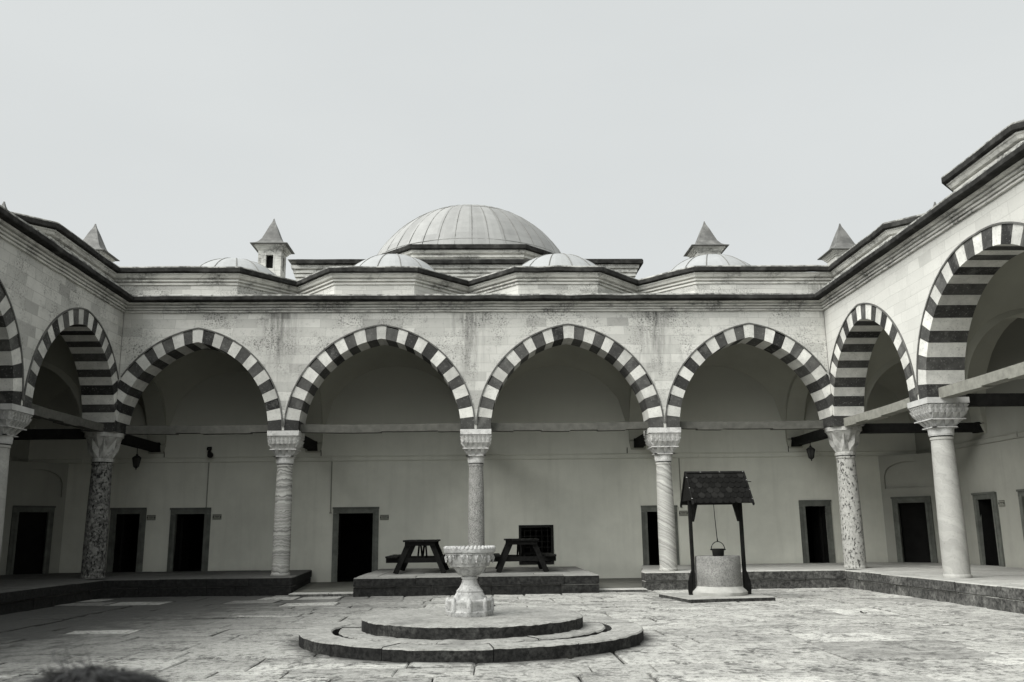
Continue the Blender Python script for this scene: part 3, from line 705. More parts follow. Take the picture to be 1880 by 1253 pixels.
# cut-off corners: a door set diagonally under a shallow blind arch
for sg, cx, wing in ((1, GRX, WR), (-1, GL, WL)):
    L = .98; p0 = (cx - sg * L, YB); p1 = (cx, YB - L); wd = L * sqrt(2); dv = (sg / sqrt(2), -1 / sqrt(2)); nv = (sg / sqrt(2), 1 / sqrt(2))
    Fd = lambda u, d, z, p0=p0, dv=dv, nv=nv: (p0[0] + dv[0] * u + nv[0] * d, p0[1] + dv[1] * u + nv[1] * d, z)
    hl, f = doorway(Fd, wd / 2 - .455, wd / 2 + .455, ZP - .01, 1.88, wing, room=False)
    mb = MB(); wall_holes(mb, Fd, 0, wd, ZP - .02, 2.10, [hl], .10, 0, 1)
    mb.quad(Fd(hl[0] - .02, .10, ZP - .02), Fd(hl[1] + .02, .10, ZP - .02), Fd(hl[1] + .02, .10, 2), Fd(hl[0] - .02, .10, 2), 1)  # black sheet standing in for the dark behind the doorway
    # blind arch: recessed tympanum below a segmental curve, flush wall above
    n = 20; hwid = .60; pts = []
    for k in range(n + 1):
        s = -1 + 2 * k / n; pts.append((wd / 2 + hwid * s, 2.42 + .32 * sqrt(max(0, 1 - s * s))))
    zt = 2.90
    for (u0, z0), (u1, z1) in zip(pts, pts[1:]):
        mb.quad(Fd(u0, 0, z0), Fd(u1, 0, z1), Fd(u1, 0, zt), Fd(u0, 0, zt)); mb.quad(Fd(u0, 0, z0), Fd(u1, 0, z1), Fd(u1, .07, z1), Fd(u0, .07, z0))
        mb.quad(Fd(u0, .07, 2.10), Fd(u1, .07, 2.10), Fd(u1, .07, z1), Fd(u0, .07, z0))
    for u0, u1 in ((0, wd / 2 - hwid), (wd / 2 + hwid, wd)): mb.quad(Fd(u0, 0, 2.10), Fd(u1, 0, 2.10), Fd(u1, 0, zt), Fd(u0, 0, zt))
    for u in (wd / 2 - hwid, wd / 2 + hwid): mb.quad(Fd(u, 0, 2.10), Fd(u, 0, 2.42), Fd(u, .07, 2.42), Fd(u, .07, 2.10))
    mb.quad(Fd(wd / 2 - hwid, 0, 2.10), Fd(wd / 2 + hwid, 0, 2.10), Fd(wd / 2 + hwid, .07, 2.10), Fd(wd / 2 - hwid, .07, 2.10))
    mb.add([Fd(0, 0, zt), Fd(wd, 0, zt), (cx, YB, zt)], [(0, 1, 2)])
    mb.build('corner_wall', [M['plaster_shaded'], M['void']], wing, fix=False)
# cable ledge round the gallery, with short drops
lp = [(GL, -16.9), (GL, YB), (GRX, YB), (GRX, -16.9)]; PL = [(0, 2.90), (.028, 2.905), (.028, 2.918), (.012, 2.924), (.012, 3.0), (.03, 3.006), (.03, 3.022), (0, 3.03)]
for i, wing in ((0, WL), (1, WB), (2, WR)):
    mb = MB(); sweep(mb, lp, PL, [i])
    F, u0, u1 = ((fwl, -YB, 16.9), (fwb, GL, GRX), (fwr, -YB, 16.9))[i]
    u = u0 + 1.3
    while u < u1: mb.box(u, u + .018, -.036, 0, 2.895, 3.04, M=F); u += 3.0
    mb.build('wall_ledge', M['plaster'] if wing is WB else M['plaster_shaded'], wing, fix=False)
for x, z0 in ((-6.50, 1.83), (-3.53, 1.68), (4.98, 1.72), (9.35, 1.95)):
    mb = MB(); mb.box(x - .012, x + .012, YB - .02, YB - .001, z0, 2.90); mb.box(x - .025, x + .025, YB - .03, YB - .001, z0 - .03, z0); mb.build('conduit', M['conduit'], WB)
for x in (-7.58, -3.80, 3.70, 7.72): mb = MB(); mb.tube([(x, YB - .02, 3.03), (x, YB - .02, 3.10), (x, YB - .05, 3.17)], .009, 6); mb.build('cable', M['black'], WB)

# ------------------------------------------------------------------ columns
def shaft(parent, r0, r1, z0, z1, mat, base=True):
    mb = MB(); n = 14
    prof = [(r0 * 1.06, 0), (r0 * 1.08, .03), (r0 * 1.03, .055)] if base else []
    prof += [(r0 + (r1 - r0) * (k / n) ** 1.3 + (.006 * sin(pi * k / n)), .06 + (z1 - z0 - .12) * k / n) for k in range(n + 1)]
    prof += [(r1 * 1.07, z1 - z0 - .055), (r1 * 1.07, z1 - z0 - .015), (r1 * .96, z1 - z0 - .012), (r1 * .96, z1 - z0)]
    mb.lathe(prof, 40, fr=lambda a, i: 1 + .008 * noise.noise((cos(a) * 2, sin(a) * 2, i * .5 + r0 * 50)))
    o = mb.build('shaft', mat, None, smooth=40); o.location = parent.matrix_world.translation.copy(); o.parent = parent; o.matrix_parent_inverse = parent.matrix_world.inverted()
    return o
def muqarnas(parent, zb, zt, w, mat, rb):
    """stalactite capital: abacus over diminishing tiers of little niches"""
    x, y, _ = parent.matrix_world.translation; mb = MB(); k = (zt - zb) / .67; hw = w / 2
    B = lambda h, z0, z1, h2=None, t=.5: mb.hexa([(x - h, y - h, zb + z0 * k), (x + h, y - h, zb + z0 * k), (x + h, y + h, zb + z0 * k), (x - h, y + h, zb + z0 * k)]
        + [(x + s * (h2 or h), y + q * (h2 or h), zb + z1 * k) for s, q in ((-1, -1), (1, -1), (1, 1), (-1, 1))], 0, t)
    B(hw * 1.02, .565, .67); B(hw * .90, .40, .564, hw * .93)
    B(hw * .70, .29, .398, hw * .80); B(hw * .50, .15, .288, hw * .60)
    mb.lathe([(rb * 1.05, 0), (rb * 1.10, .03 * k), (rb * 1.12, .10 * k), (hw * .62, .155 * k)], 24, (x, y, zb))
    for sx, sy in ((0, -1), (0, 1), (1, 0), (-1, 0)):
        F = lambda u, d, z, sx=sx, sy=sy: (x + (u if sx == 0 else sx * d), y + (u if sy == 0 else sy * d), zb + z * k)
        def wedges(n, h, z0, z1, dep, fill, h2):
            st = 2 * h / n
            for i in range(n):
                u0 = -h + st * (i + .5 - fill / 2); u1 = -h + st * (i + .5 + fill / 2); um = (u0 + u1) / 2; q = .35
                mb.hexa([F(um + (u0 - um) * q, h2, z0), F(um + (u1 - um) * q, h2, z0), F(um + (u1 - um) * q, h2 - .06, z0), F(um + (u0 - um) * q, h2 - .06, z0),
                         F(u0, h + dep, z1), F(u1, h + dep, z1), F(u1, h - .06, z1), F(u0, h - .06, z1)])
        wedges(7, hw * .965, .490, .545, .030, .62, hw * .95); wedges(7, hw * .945, .405, .478, .030, .64, hw * .93)
        wedges(5, hw * .84, .285, .40, .055, .66, hw * .70); wedges(3, hw * .64, .145, .29, .075, .62, hw * .46)
        mb.box(-hw * .84, hw * .84, hw * .72, hw * .86, .275, .295, M=F); mb.box(-hw * .66, hw * .66, hw * .5, hw * .66, .140, .155, M=F)
    mb.build('capital', mat, parent)
def facet_capital(parent, zb, zt, r, rb, mat):
    """capital folded into triangles, eight-sided abacus"""
    x, y, _ = parent.matrix_world.translation; mb = MB(); n = 16; vs = []; H2 = zt - zb
    rows = [(0, [rb * 1.08] * 2), (.055, [rb * 1.10] * 2), (.07, [rb * 1.0] * 2), (H2 * .42, [r * .80, r * .55]), (H2 * .80, [r * .90, r * .99]), (H2 - .09, [r * .98, r * 1.0]), (H2 - .085, [r * 1.03, r * 1.05]), (H2, [r * 1.03, r * 1.05])]
    for z, rr in rows:
        for k in range(n): a = 2 * pi * (k + .0) / n + pi / 8; q = rr[k % 2]; vs.append((x + q * cos(a), y + q * sin(a), zb + z))
    fs = []
    for i in range(len(rows) - 1):
        for k in range(n):
            a, b, c, d = i * n + k, i * n + (k + 1) % n, (i + 1) * n + (k + 1) % n, (i + 1) * n + k
            fs += ([(a, b, c), (a, c, d)] if k % 2 else [(a, b, d), (b, c, d)])
    fs.append(tuple((len(rows) - 1) * n + k for k in range(n))); mb.add(vs, fs); mb.build('capital', mat, parent)

def column(x, y, label, sh, r0, r1, zb, cap, w, capmat, rb=None):
    t = thing('column', label, 'column', (x, y, ZP - .004), 'columns of the courtyard arcades')
    shaft(t, r0, r1, ZP - .004, zb - .006, M[sh])
    if cap == 'm': muqarnas(t, zb, ZS - .003, w, M[capmat], rb or r1 * 1.05)
    else: facet_capital(t, zb, ZS - .003, w / 2, r1 * 1.03, M[capmat])
    mb = MB(); mb.lathe([(r1 * 1.02, zb - .006 - .02), (r1 * 1.04, zb - .006), (r1 * 1.04, zb - .001)], 32, (x, y, 0)); mb.build('collar', M['black'], t)
    return t
column(CB[0], H, 'slender white marble column with wavy horizontal layers', 'sh_wavy', .180, .158, 2.61, 'm', .635, 'capital')
column(CB[1], H, 'plain grey speckled granite column behind the fountain basin', 'sh_gran', .172, .150, 2.59, 'm', .635, 'capital')
column(CB[2], H, 'white marble column with slanting veins left of the well', 'sh_diag', .180, .158, 2.59, 'm', .66, 'capital')
column(XL - H, H, 'dark pitted conglomerate column in the back left corner', 'sh_pord', .225, .195, 2.68, 'f', .74, 'cap_grey')
column(XR + H, H, 'pale column full of dark holes in the back right corner', 'sh_por', .222, .190, 2.68, 'f', .74, 'cap_grey')
for k, yc in enumerate(WCY[:3]):
    column(XL - H, yc, ['smooth white marble column cut by the left picture edge', 'white marble column of the left wing nearer the camera', 'white marble column of the left wing nearest the camera'][k], 'sh_white', .215, .185, 2.66, 'm', .70, 'marble')
    column(XR + H, yc, ['tall smooth white marble column of the right wing', 'white marble column of the right wing nearer the camera', 'white marble column of the right wing nearest the camera'][k], 'sh_white', .206, .174, 2.66, 'm', .70, 'marble')

# ------------------------------------------------------------------ domed hall behind
HX = -.37; hall = thing('domed_hall', 'large lead domed hall rising behind the back arcade', 'building', (HX, 14.3, 0))
hf = 9.2; hw = 5.42; hp_ = [(HX - hw, hf + 10.6), (HX - hw, hf), (HX + hw, hf), (HX + hw, hf + 10.6)][::-1]
hp_ = hp_[::-1]
sq = [(HX - hw, hf), (HX + hw, hf), (HX + hw, hf + 10.2), (HX - hw, hf + 10.2)]
mb = MB(); sweep(mb, sq, [(0, 0), (0, 9.0), (.0, 9.16)], closed=True); mb.build('wall', M['wall'], hall, fix=False)
dz = 9.78
mb = MB(); sweep(mb, sq, [(0, dz - .63), (.05, dz - .62), (.05, dz - .56), (.02, dz - .555), (.02, dz - .53), (.09, dz - .52), (.09, dz - .44), (.06, dz - .435), (.06, dz - .41), (.13, dz - .40), (.13, dz - .32), (.10, dz - .315), (.10, dz - .29), (.18, dz - .27), (.20, dz - .16), (0, dz - .155)], closed=True)
mb.build('cornice', M['mould'], hall, fix=False)
mb = MB(); sq2 = subdiv(sq, .8); sweep(mb, sq2, [(.1, dz - .152), (.30, dz - .15), (.31, dz - .14), (.31, dz - .03), (.29, dz)], jit=wobble(sq2, .012, 1.1, 4)); mb.build('eaves', M['eave'], hall, fix=False)
mb = MB(); sweep(mb, sq, [(.29, dz + .001), (-1.2, dz + .25)], closed=True); mb.build('roof', M['sheet'], hall, fix=False)
oc = 4.36; cy = hf + .55 + oc; rr = oc / cos(pi / 8); octo = [(HX + .06 + rr * cos(pi / 8 + k * pi / 4), cy + rr * sin(pi / 8 + k * pi / 4)) for k in range(8)]
oz = 10.48
mb = MB(); sweep(mb, octo, [(0, 9.7), (0, oz - .5)], closed=True); dr = mb.build('drum', M['wall'], hall, fix=False)
mb = MB(); sweep(mb, octo, [(0, oz - .51), (.05, oz - .50), (.05, oz - .44), (.02, oz - .435), (.02, oz - .415), (.09, oz - .40), (.09, oz - .33), (.06, oz - .325), (.06, oz - .30), (.15, oz - .26), (.17, oz - .17), (0, oz - .165)], closed=True); mb.build('drum_cornice', M['mould'], dr, fix=False)
mb = MB(); sweep(mb, octo, [(.08, oz - .16), (.26, oz - .155), (.27, oz - .14), (.27, oz - .02), (.25, oz)], closed=True); mb.build('drum_eaves', M['eave'], dr, fix=False)
mb = MB(); sweep(mb, octo, [(.25, oz + .001), (-.5, oz + .20)], closed=True); mb.build('drum_roof', M['lead'], dr, fix=False)
mb = MB(); dome(mb, (HX + .06, cy), 4.12, 9.21, 40, a0=.03, n=80, lat=24, thick=.015, lats=(25.5, 60)); mb.build('dome', [M['lead'], M['seam']], dr, smooth=True)

# ------------------------------------------------------------------ chimneys
def chimney(x, y, z_tip, w, label):
    t = thing('chimney', label, 'chimney', (x, y, 6.3), 'chimneys on the gallery roofs'); ze = z_tip - .80; e = w * .72
    F = lambda u, d, z: (x + u, y + d, z)
    mb = MB(); s = w / 2
    for q in range(4):
        R_ = Matrix.Rotation(q * pi / 2, 4, 'Z'); Fq = lambda u, d, z, R_=R_: tuple(Vector((x, y, 0)) + R_ @ Vector((u, d - s, z)))
        wall_holes(mb, Fq, -s, s, 6.3, ze - .14, [(-s * .32, s * .32, ze - .66, ze - .28)], .10)
        mb.quad(Fq(-s * .32, .10, ze - .66), Fq(s * .32, .10, ze - .66), Fq(s * .32, .10, ze - .28), Fq(-s * .32, .10, ze - .28), 1)
    sq = [(x - s, y - s), (x + s, y - s), (x + s, y + s), (x - s, y + s)]
    sweep(mb, sq, [(0, ze - .15), (.03, ze - .14), (.03, ze - .11), (.06, ze - .10), (.06, ze - .07), (.10, ze - .05), (.11, ze - .01), (0, ze - .01)], closed=True)
    mb.build('shaft', [M['mould'], M['void']], t, fix=False)
    mb = MB(); prof = [(.0, ze - .012), (.19, ze - .01), (.192, ze + .008), (.09, ze + .05), (.02, ze + .10)]; hh = .80
    sweep(mb, sq, prof, closed=True)
    n = 5; prev = (s - .02, ze + .17)
    rings = [(s + .02, ze + .10), (s * .80, ze + .22), (s * .58, ze + .40), (s * .34, ze + .60), (s * .12, ze + .76), (.02, ze + .82), (.012, ze + .86)]
    for (r0, z0), (r1, z1) in zip(rings, rings[1:]):
        c = lambda r: [(x - r, y - r), (x + r, y - r), (x + r, y + r), (x - r, y + r)]
        a, b = c(r0), c(r1)
        for k in range(4): mb.quad((*a[k], z0), (*a[(k + 1) % 4], z0), (*b[(k + 1) % 4], z1), (*b[k], z1), 0, random.random())
    mb.build('cap', M['lead_cap'], t, fix=False)
M['lead_cap'] = m_simple('chimney_lead', .08, .17, 4, tint=(1, .99, .93), rough=.6, tonek=.1, grime=(3.4, .46, .6, .07, .8), bump=.3)
chimney(-5.63, 5.1, 9.70, .62, 'chimney with a square window and pointed lead cap behind the leftmost small dome')
chimney(6.42, 5.1, 9.62, .66, 'chimney with pointed lead cap behind the rightmost small dome')
chimney(-10.02, 4.0, 9.16, .62, 'chimney whose pointed cap shows above the left rear roof corner')
chimney(9.82, 4.0, 9.16, .62, 'chimney whose pointed cap shows above the right rear roof corner')
chimney(-10.30, .15, 8.30, .6, 'chimney showing only its tip at the far left roof edge')
chimney(10.40, .15, 8.30, .6, 'chimney showing only its tip above the right roof near the tall block')

# ------------------------------------------------------------------ fountain
FX, FY = .03, -8.2
t = thing('fountain_platform', 'round stepped stone platform with a dry channel in the paving', 'platform', (FX, FY, 0))
RF = random.Random(4)
def ring_blocks(mb, r0, r1, z0, z1, n, gap=.004, ch=.014, off=0):
    bn = [off + 2 * pi * (k + RF.uniform(-.18, .18)) / n for k in range(n)]; bn.append(bn[0] + 2 * pi)
    for a, b in zip(bn, bn[1:]):
        a += gap / r1; b -= gap / r1; m = 16; dzz = RF.uniform(-.006, .003); tn = RF.random(); vs = []
        for i in range(m + 1):
            q = a + (b - a) * i / m; c, s = cos(q), sin(q); w1 = 1 + .004 * noise.noise((c * 6, s * 6, r1 * 3)) + .004 * noise.noise((c * 30, s * 30, r1)); w0 = 1 + .004 * noise.noise((c * 6, s * 6, r1 * 5 + 2))
            R1, R0 = r1 * w1, r0 * w0; zz = z1 + dzz + .006 * noise.noise((c * 43, s * 43, r1)) + .008 * noise.noise((c * 11, s * 11, r1 + 3))
            vs += [(FX + r * c, FY + r * s, z) for r, z in ((R0, z0), (R0, zz - ch), (R0 + ch, zz), (R1 - ch, zz), (R1, zz - ch), (R1, z0))]
        fs = [(i * 6 + k, i * 6 + k + 1, (i + 1) * 6 + k + 1, (i + 1) * 6 + k) for i in range(m) for k in range(5)] + [tuple(range(6)), tuple(m * 6 + k for k in range(6))[::-1]]
        mb.add(vs, fs, 0, tn)
mb = MB(); ring_blocks(mb, 1.54, 1.885, -.02, .125, 11, off=.2); mb.build('outer_ring', M['platform'], t)
mb = MB(); mb.lathe([(0.9, .012), (1.56, .012)], 64, (FX, FY, 0), cap=False); mb.build('channel', M['soil'], t)
mb = MB(); ring_blocks(mb, 1.10, 1.47, -.02, .130, 9, off=.9); mb.build('inner_step', M['platform'], t)
mb = MB(); pr = []
n = 160; vs = [(FX, FY, .252)]
for i, (r, z) in enumerate(((1.0, .252), (1.205, .250), (1.225, .238), (1.225, .10))):
    for k in range(n):
        a = 2 * pi * k / n; q = r * (1 + .005 * noise.noise((cos(a) * 5, sin(a) * 5, 7))); vs.append((FX + q * cos(a), FY + q * sin(a), z + (.007 if i in (1, 2) else .002) * (noise.noise((cos(a) * 39, sin(a) * 39, i * .3)) + noise.noise((cos(a) * 10, sin(a) * 10, 4)))))
fs = [(0, 1 + k, 1 + (k + 1) % n) for k in range(n)] + [(1 + i * n + k, 1 + (i + 1) * n + k, 1 + (i + 1) * n + (k + 1) % n, 1 + i * n + (k + 1) % n) for i in range(3) for k in range(n)]
mb.add(vs, fs); mb.build('top_disc', M['platform'], t)

bx, by, bz = -.005, FY - .02, .253
t = thing('fountain_basin', 'carved white marble fountain basin on a flared foot', 'fountain', (bx, by, bz))
mb = MB(); N = 96
def lobes(a): return 1 + .075 * abs(cos(4 * a)) ** 6 - .02
mb.lathe([(.245, 0), (.250, .02), (.250, .045), (.236, .055), (.234, .135), (.242, .145), (.238, .165), (.218, .175), (.19, .18)], N, (bx, by, bz), fr=lambda a, i: lobes(a) if i < 8 else 1)
for k in range(8):
    a = k * pi / 4; mb.tube([(bx + .244 * cos(a), by + .244 * sin(a), bz + z) for z in (.045, .15, .18, .20)], [.030, .030, .024, .005], 10)
mb.build('base', M['basin'], t, smooth=50)
mb = MB(); mb.lathe([(.19, .178), (.185, .19), (.150, .245), (.146, .252), (.150, .262), (.118, .30), (.092, .345), (.083, .385), (.083, .392), (.094, .398), (.094, .415), (.085, .42), (.085, .432)], 48, (bx, by, bz)); mb.build('stem', M['basin'], t, smooth=35)
mb = MB(); mb.lathe([(.10, .430), (.128, .442), (.150, .475), (.180, .515), (.205, .535), (.222, .545), (.245, .590), (.262, .640), (.268, .676), (.285, .680), (.292, .695), (.290, .722), (.262, .728), (.245, .70), (.20, .62), (.1, .56), (.0, .55)], 64, (bx, by, bz), cap=False)
for k in range(38):              # crown of little scallops on the rim
    a = 2 * pi * k / 38; c, s = cos(a), sin(a); vs = []
    P = lambda r, tq, z: (bx + r * c - tq * s, by + r * s + tq * c, bz + z)
    mb.lathe([(.024, .0), (.022, .018), (.013, .031), (.001, .036)], 8, P(.274, 0, .720))
for k in range(20):              # relief of leaves and drops round the bowl
    a = 2 * pi * k / 20; c, s = cos(a), sin(a); P = lambda r, tq, z: (bx + r * c - tq * s, by + r * s + tq * c, bz + z)
    if k % 2 == 0:
        mb.add([P(.268, -.024, .664), P(.268, .024, .664), P(.262, .026, .624), P(.254, .010, .585), P(.252, 0, .572), P(.254, -.010, .585), P(.262, -.026, .624), P(.286, 0, .628), P(.274, 0, .585)],
               [(0, 1, 7), (1, 2, 7), (2, 3, 8, 7), (3, 4, 8), (4, 5, 8), (5, 6, 7, 8), (6, 0, 7)])
        mb.lathe([(.001, -.016), (.012, -.006), (.013, .004), (.004, .014)], 8, P(.262, 0, .582))
    else:
        for q in (-.018, .018): mb.tube([P(.262, q * 1.5, .660), P(.272, q, .635), P(.262, q * .5, .605)], [.012, .010, .004], 6)
mb.lathe([(.266, .662), (.277, .664), (.277, .672), (.266, .674)], 64, (bx, by, bz)); mb.lathe([(.205, .530), (.219, .534), (.222, .546), (.214, .550)], 64, (bx, by, bz))
mb.build('bowl', M['basin'], t, smooth=45)

# ------------------------------------------------------------------ well
wx, wy = 4.23, -2.72
mb = MB(); R_ = Matrix.Rotation(radians(9), 4, 'Z'); Fs = lambda u, d, z: tuple(Vector((4.13, -2.80, 0)) + R_ @ Vector((u, d, z)))
mb.cbox(-.76, .02, -.72, .70, -.01, .062, .012, M=Fs, t=.4); mb.cbox(.026, .76, -.71, .70, -.01, .060, .012, M=Fs, t=.6)
tag(mb.build('well_slab', M['slab']), 'low square stone slab under the well', 'slab')
t = thing('well', 'round pitted stone well head with a white mortar foot', 'well', (wx, wy, .062))
mb = MB(); mb.lathe([(.385, .12), (.388, .3), (.385, .63), (.376, .652), (.30, .652), (.285, .64), (.285, .2), (.0, .2)], 64, (wx, wy, .062), fr=lambda a, i: 1 + .012 * noise.noise((cos(a) * 3, sin(a) * 3, i * .6)), cap=False); mb.build('well_shaft', M['well'], t, smooth=50)
mb = MB(); mb.lathe([(.475, 0), (.478, .05), (.46, .075), (.43, .10), (.40, .13), (.38, .15)], 64, (wx, wy, .062), fr=lambda a, i: 1 + .02 * noise.noise((cos(a) * 2.5, sin(a) * 2.5, i * .9))); mb.build('mortar_foot', M['mortar'], t, smooth=40)
t = thing('well_canopy', 'black timber canopy with a shingled gable roof over the well', 'canopy', (wx, wy, .06))
pxl, pxr = 3.79, 4.69
for x, s in ((pxl, 1), (pxr, -1)):
    mb = MB(); mb.box(x - .024, x + .024, wy - .045, wy + .045, .06, 1.90, jit=.003); mb.build('post', M['wood'], t)
    mb = MB(); o = x - s * .030                       # curved foot brace on the outside
    pts = [(0, 0), (.055, 0), (.068, .10), (.060, .22), (.02, .34), (0, .40)]
    vs = [(o - s * u, wy + q, .062 + z) for q in (-.04, .04) for u, z in pts]; m_ = len(pts)
    mb.add(vs, [tuple(range(m_)), tuple(range(m_, 2 * m_))[::-1]] + [(k, (k + 1) % m_, m_ + (k + 1) % m_, m_ + k) for k in range(m_)]); mb.build('foot_brace', M['wood'], t)
    mb = MB(); o = x + s * .030
    pts = [(0, 1.30), (.03, 1.30), (.10, 1.58), (.10, 1.68), (0, 1.68)]
    vs = [(o + s * u, wy + q, z) for q in (-.035, .035) for u, z in pts]; m_ = len(pts)
    mb.add(vs, [tuple(range(m_)), tuple(range(m_, 2 * m_))[::-1]] + [(k, (k + 1) % m_, m_ + (k + 1) % m_, m_ + k) for k in range(m_)]); mb.build('head_brace', M['wood'], t)
mb = MB(); mb.box(pxl - .036, pxr + .036, wy - .045, wy + .045, 1.90, 2.02); mb.box(pxl - .036, pxr + .036, wy - .012, wy + .012, 1.70, 1.78); mb.build('crossbar', M['wood'], t)
rx0, rx1, rz, ez, run = 3.73, 4.80, 2.155, 1.615, .46
for s in (-1, 1):
    mb = MB(); sl = Vector((0, s * run, ez - rz)); Ls = sl.length; d = sl.normalized(); nn = Vector((0, s * (rz - ez), run)).normalized()
    Fr = lambda u, v, w, d=d, nn=nn: tuple(Vector((u, wy, rz)) + d * v + nn * w)
    mb.box(rx0, rx1, .0, Ls, -.02, 0, m=1, M=Fr)
    rs = random.Random(6 + s)
    for row in range(6):
        v0 = Ls * row / 6 - .02; n = 9
        for k in range(n):
            st = (rx1 - rx0 - .06) / n; u0 = rx0 + .03 + st * (k + (.0 if row % 2 else -.0)); u1 = u0 + st
            off = st / 2 if row % 2 else 0; u0 = max(rx0 + .02, u0 - off); u1 = min(rx1 - .02, u1 - off)
            w = .004 + .006; tail = Ls / 6 + .045; tn = rs.random()
            vs = [Fr(u0 + .002, v0, .004), Fr(u1 - .002, v0, .004), Fr(u1 - .002, v0 + tail * .72, w + .004), Fr(u1 - st * .28, v0 + tail, w + .006), Fr(u0 + st * .28, v0 + tail, w + .006), Fr(u0 + .002, v0 + tail * .72, w + .004)]
            mb.add(vs, [(0, 1, 2, 3, 4, 5)], 0, tn)
    for u in (rx0 + .012, rx1 - .012): mb.box(u - .014, u + .014, -.01, Ls + .05, -.022, .022, m=1, M=Fr)
    mb.box(rx0, rx1, -.01, .03, .0, .026, m=1, M=Fr)
    for u, v in [(rx0 + .012, Ls * k) for k in (.2, .55, .9)] + [(rx1 - .012, Ls * k) for k in (.3, .62, .92)] + [(rx0 + .28, .012), (rx0 + .62, .012), (rx1 - .03, .012)]:
        mb.lathe([(.010, .0), (.010, .006), (.004, .009)], 8, Fr(u, v, .024), m=2)
    mb.build('roof_slope', [M['shingle'], M['wood'], M['marble']], t, fix=False)
for x in (rx0 + .03, rx1 - .03):
    mb = MB(); mb.add([(x + q, wy + yy, z) for q in (-.012, .012) for yy, z in ((-.40, ez + .05), (.40, ez + .05), (0, rz - .06))], [(0, 1, 2), (5, 4, 3), (0, 1, 4, 3), (1, 2, 5, 4), (2, 0, 3, 5)]); mb.build('gable', M['wood'], t)
mb = MB(); mb.tube([(rx1 + .02, wy - .05, 1.99), (rx1 + .10, wy - .05, 1.985)], .008, 6); mb.tube([(pxl, wy, 1.74), (rx1 + .02, wy, 1.74)], .022, 8); mb.build('windlass', M['black'], t)
t = thing('bucket', 'small black iron bucket hanging on a thin rope above the well', 'bucket', (4.25, wy, .70))
mb = MB(); mb.lathe([(.0, .0), (.085, 0), (.098, .02), (.104, .10), (.112, .125), (.112, .135), (.100, .135), (.095, .02), (.0, .012)], 24, (4.25, wy, .70), cap=False)
for s in (-1, 1): mb.tube([(4.25 + s * .108, wy, .815), (4.25 + s * .135, wy, .822)], .012, 6)
mb.build('pail', M['black'], t, smooth=40)
mb = MB(); mb.tube([(4.25 + .118 * cos(a), wy, .825 + .13 * sin(a)) for a in [pi * k / 14 for k in range(15)]], .008, 6); mb.build('handle', M['black'], t)
mb = MB(); mb.tube([(4.25, wy, .955), (4.245, wy, 1.02), (4.225, wy, 1.4), (4.215, wy, 1.73)], [.014, .008, .006, .006], 6); mb.build('rope', M['beamdark'], t)

# ------------------------------------------------------------------ picnic tables
def picnic(x, label, first=None):
    y0, y1 = .38, 1.95
    t = thing('picnic_table', label, 'picnic table', (x, (y0 + y1) / 2, ZP), 'wooden picnic tables on the middle terrace')
    mb = MB()
    for k in range(5): mb.box(x - .345 + k * .139, x - .345 + k * .139 + .134, y0 - .12, y1 + .12, .985, 1.020, t=random.random(), jit=.002)
    mb.build('tabletop', M['wood'], t)
    for s in (-1, 1):
        mb = MB()
        for k in range(2):
            a = x + s * (.515 + k * .125); mb.box(a - .06, a + .06, y0 - .12, y1 + .12, .665, .700, t=random.random(), jit=.002)
        mb.build('bench_seat', M['wood'], t)
    for yy in (y0, y1):
        for s in (-1, 1):
            mb = MB(); mb.bar((x + s * .50, yy, ZP), (x + s * .225, yy, .985), .045, .105, up=(0, 0, 1)); 
            b = mb.build('leg', M['wood'], t)
        mb = MB(); mb.box(x - .70, x + .70, yy + .024, yy + .064, .565, .664, jit=.002); mb.build('crossbar', M['wood'], t)
        mb = MB(); mb.box(x - .31, x + .31, yy - .066, yy - .024, .905, .984); mb.build('top_rail', M['wood'], t)
    for yy, q in ((y0 + .07, .55), (y1 - .07, -.55)):
        mb = MB()
        for s in (-1, 1): mb.bar((x + s * .05, yy, .62), (x + s * .055, yy + q, .98), .035, .045)
        mb.bar((x - .07, yy + .02, .62), (x + .07, yy + .02, .62), .04, .04)
        mb.build('brace', M['wood'], t)
    return t
picnic(-1.165, 'dark wooden picnic table near the open doorway, left of the basin')
picnic(.955, 'dark wooden picnic table in front of the grilled window')

# ------------------------------------------------------------------ signs, lamps
def sign(F, u, z, label):
    t = thing('door_sign', label, 'sign', F(u, -.01, z), 'small plaques beside the gallery doors')
    mb = MB(); mb.box(u - .105, u + .105, -.014, -.001, z - .06, z + .06, M=F); mb.box(u - .105, u + .105, -.017, -.0145, z + .052, z + .06, 1, M=F); mb.box(u - .105, u + .105, -.017, -.0145, z - .06, z - .054, 1, M=F)
    for s in (-1, 1): mb.box(u + s * .092 - .010, u + s * .092 + .010, -.020, -.0145, z - .022, z + .022, 1, M=F)
    mb.build('plate', [M['plaque'], M['beamdark']], t)
    mb = MB(); q = random.Random(int(u * 100)); a = u - .05                      # worn line of lettering, no longer legible
    while a < u + .05:
        w = q.uniform(.006, .012); mb.box(a, a + w, -.0165, -.0145, z + .004 + q.uniform(0, .004), z + .018, M=F); a += w + .004
    mb.box(u - .03, u + .03, -.0165, -.0145, z - .018, z - .014, M=F); mb.build('lettering', M['beamdark'], t)
sign(fwb, -7.79, 1.60, 'small plaque right of the narrow door behind the dark corner column')
sign(fwb, -6.23, 1.60, 'small plaque right of the second door, left of the wavy column')
sign(fwb, -2.235, 1.545, 'small plaque right of the tall doorway near the picnic table')
sign(fwb, 5.02, 1.565, 'small plaque just left of the well canopy post')
sign(fwr, .08, 1.63, 'small plaque on the right gallery wall beside its door')
t = thing('wall_lamp', 'small black spotlight on the left part of the gallery back wall', 'lamp', (-6.44, YB, 3.16))
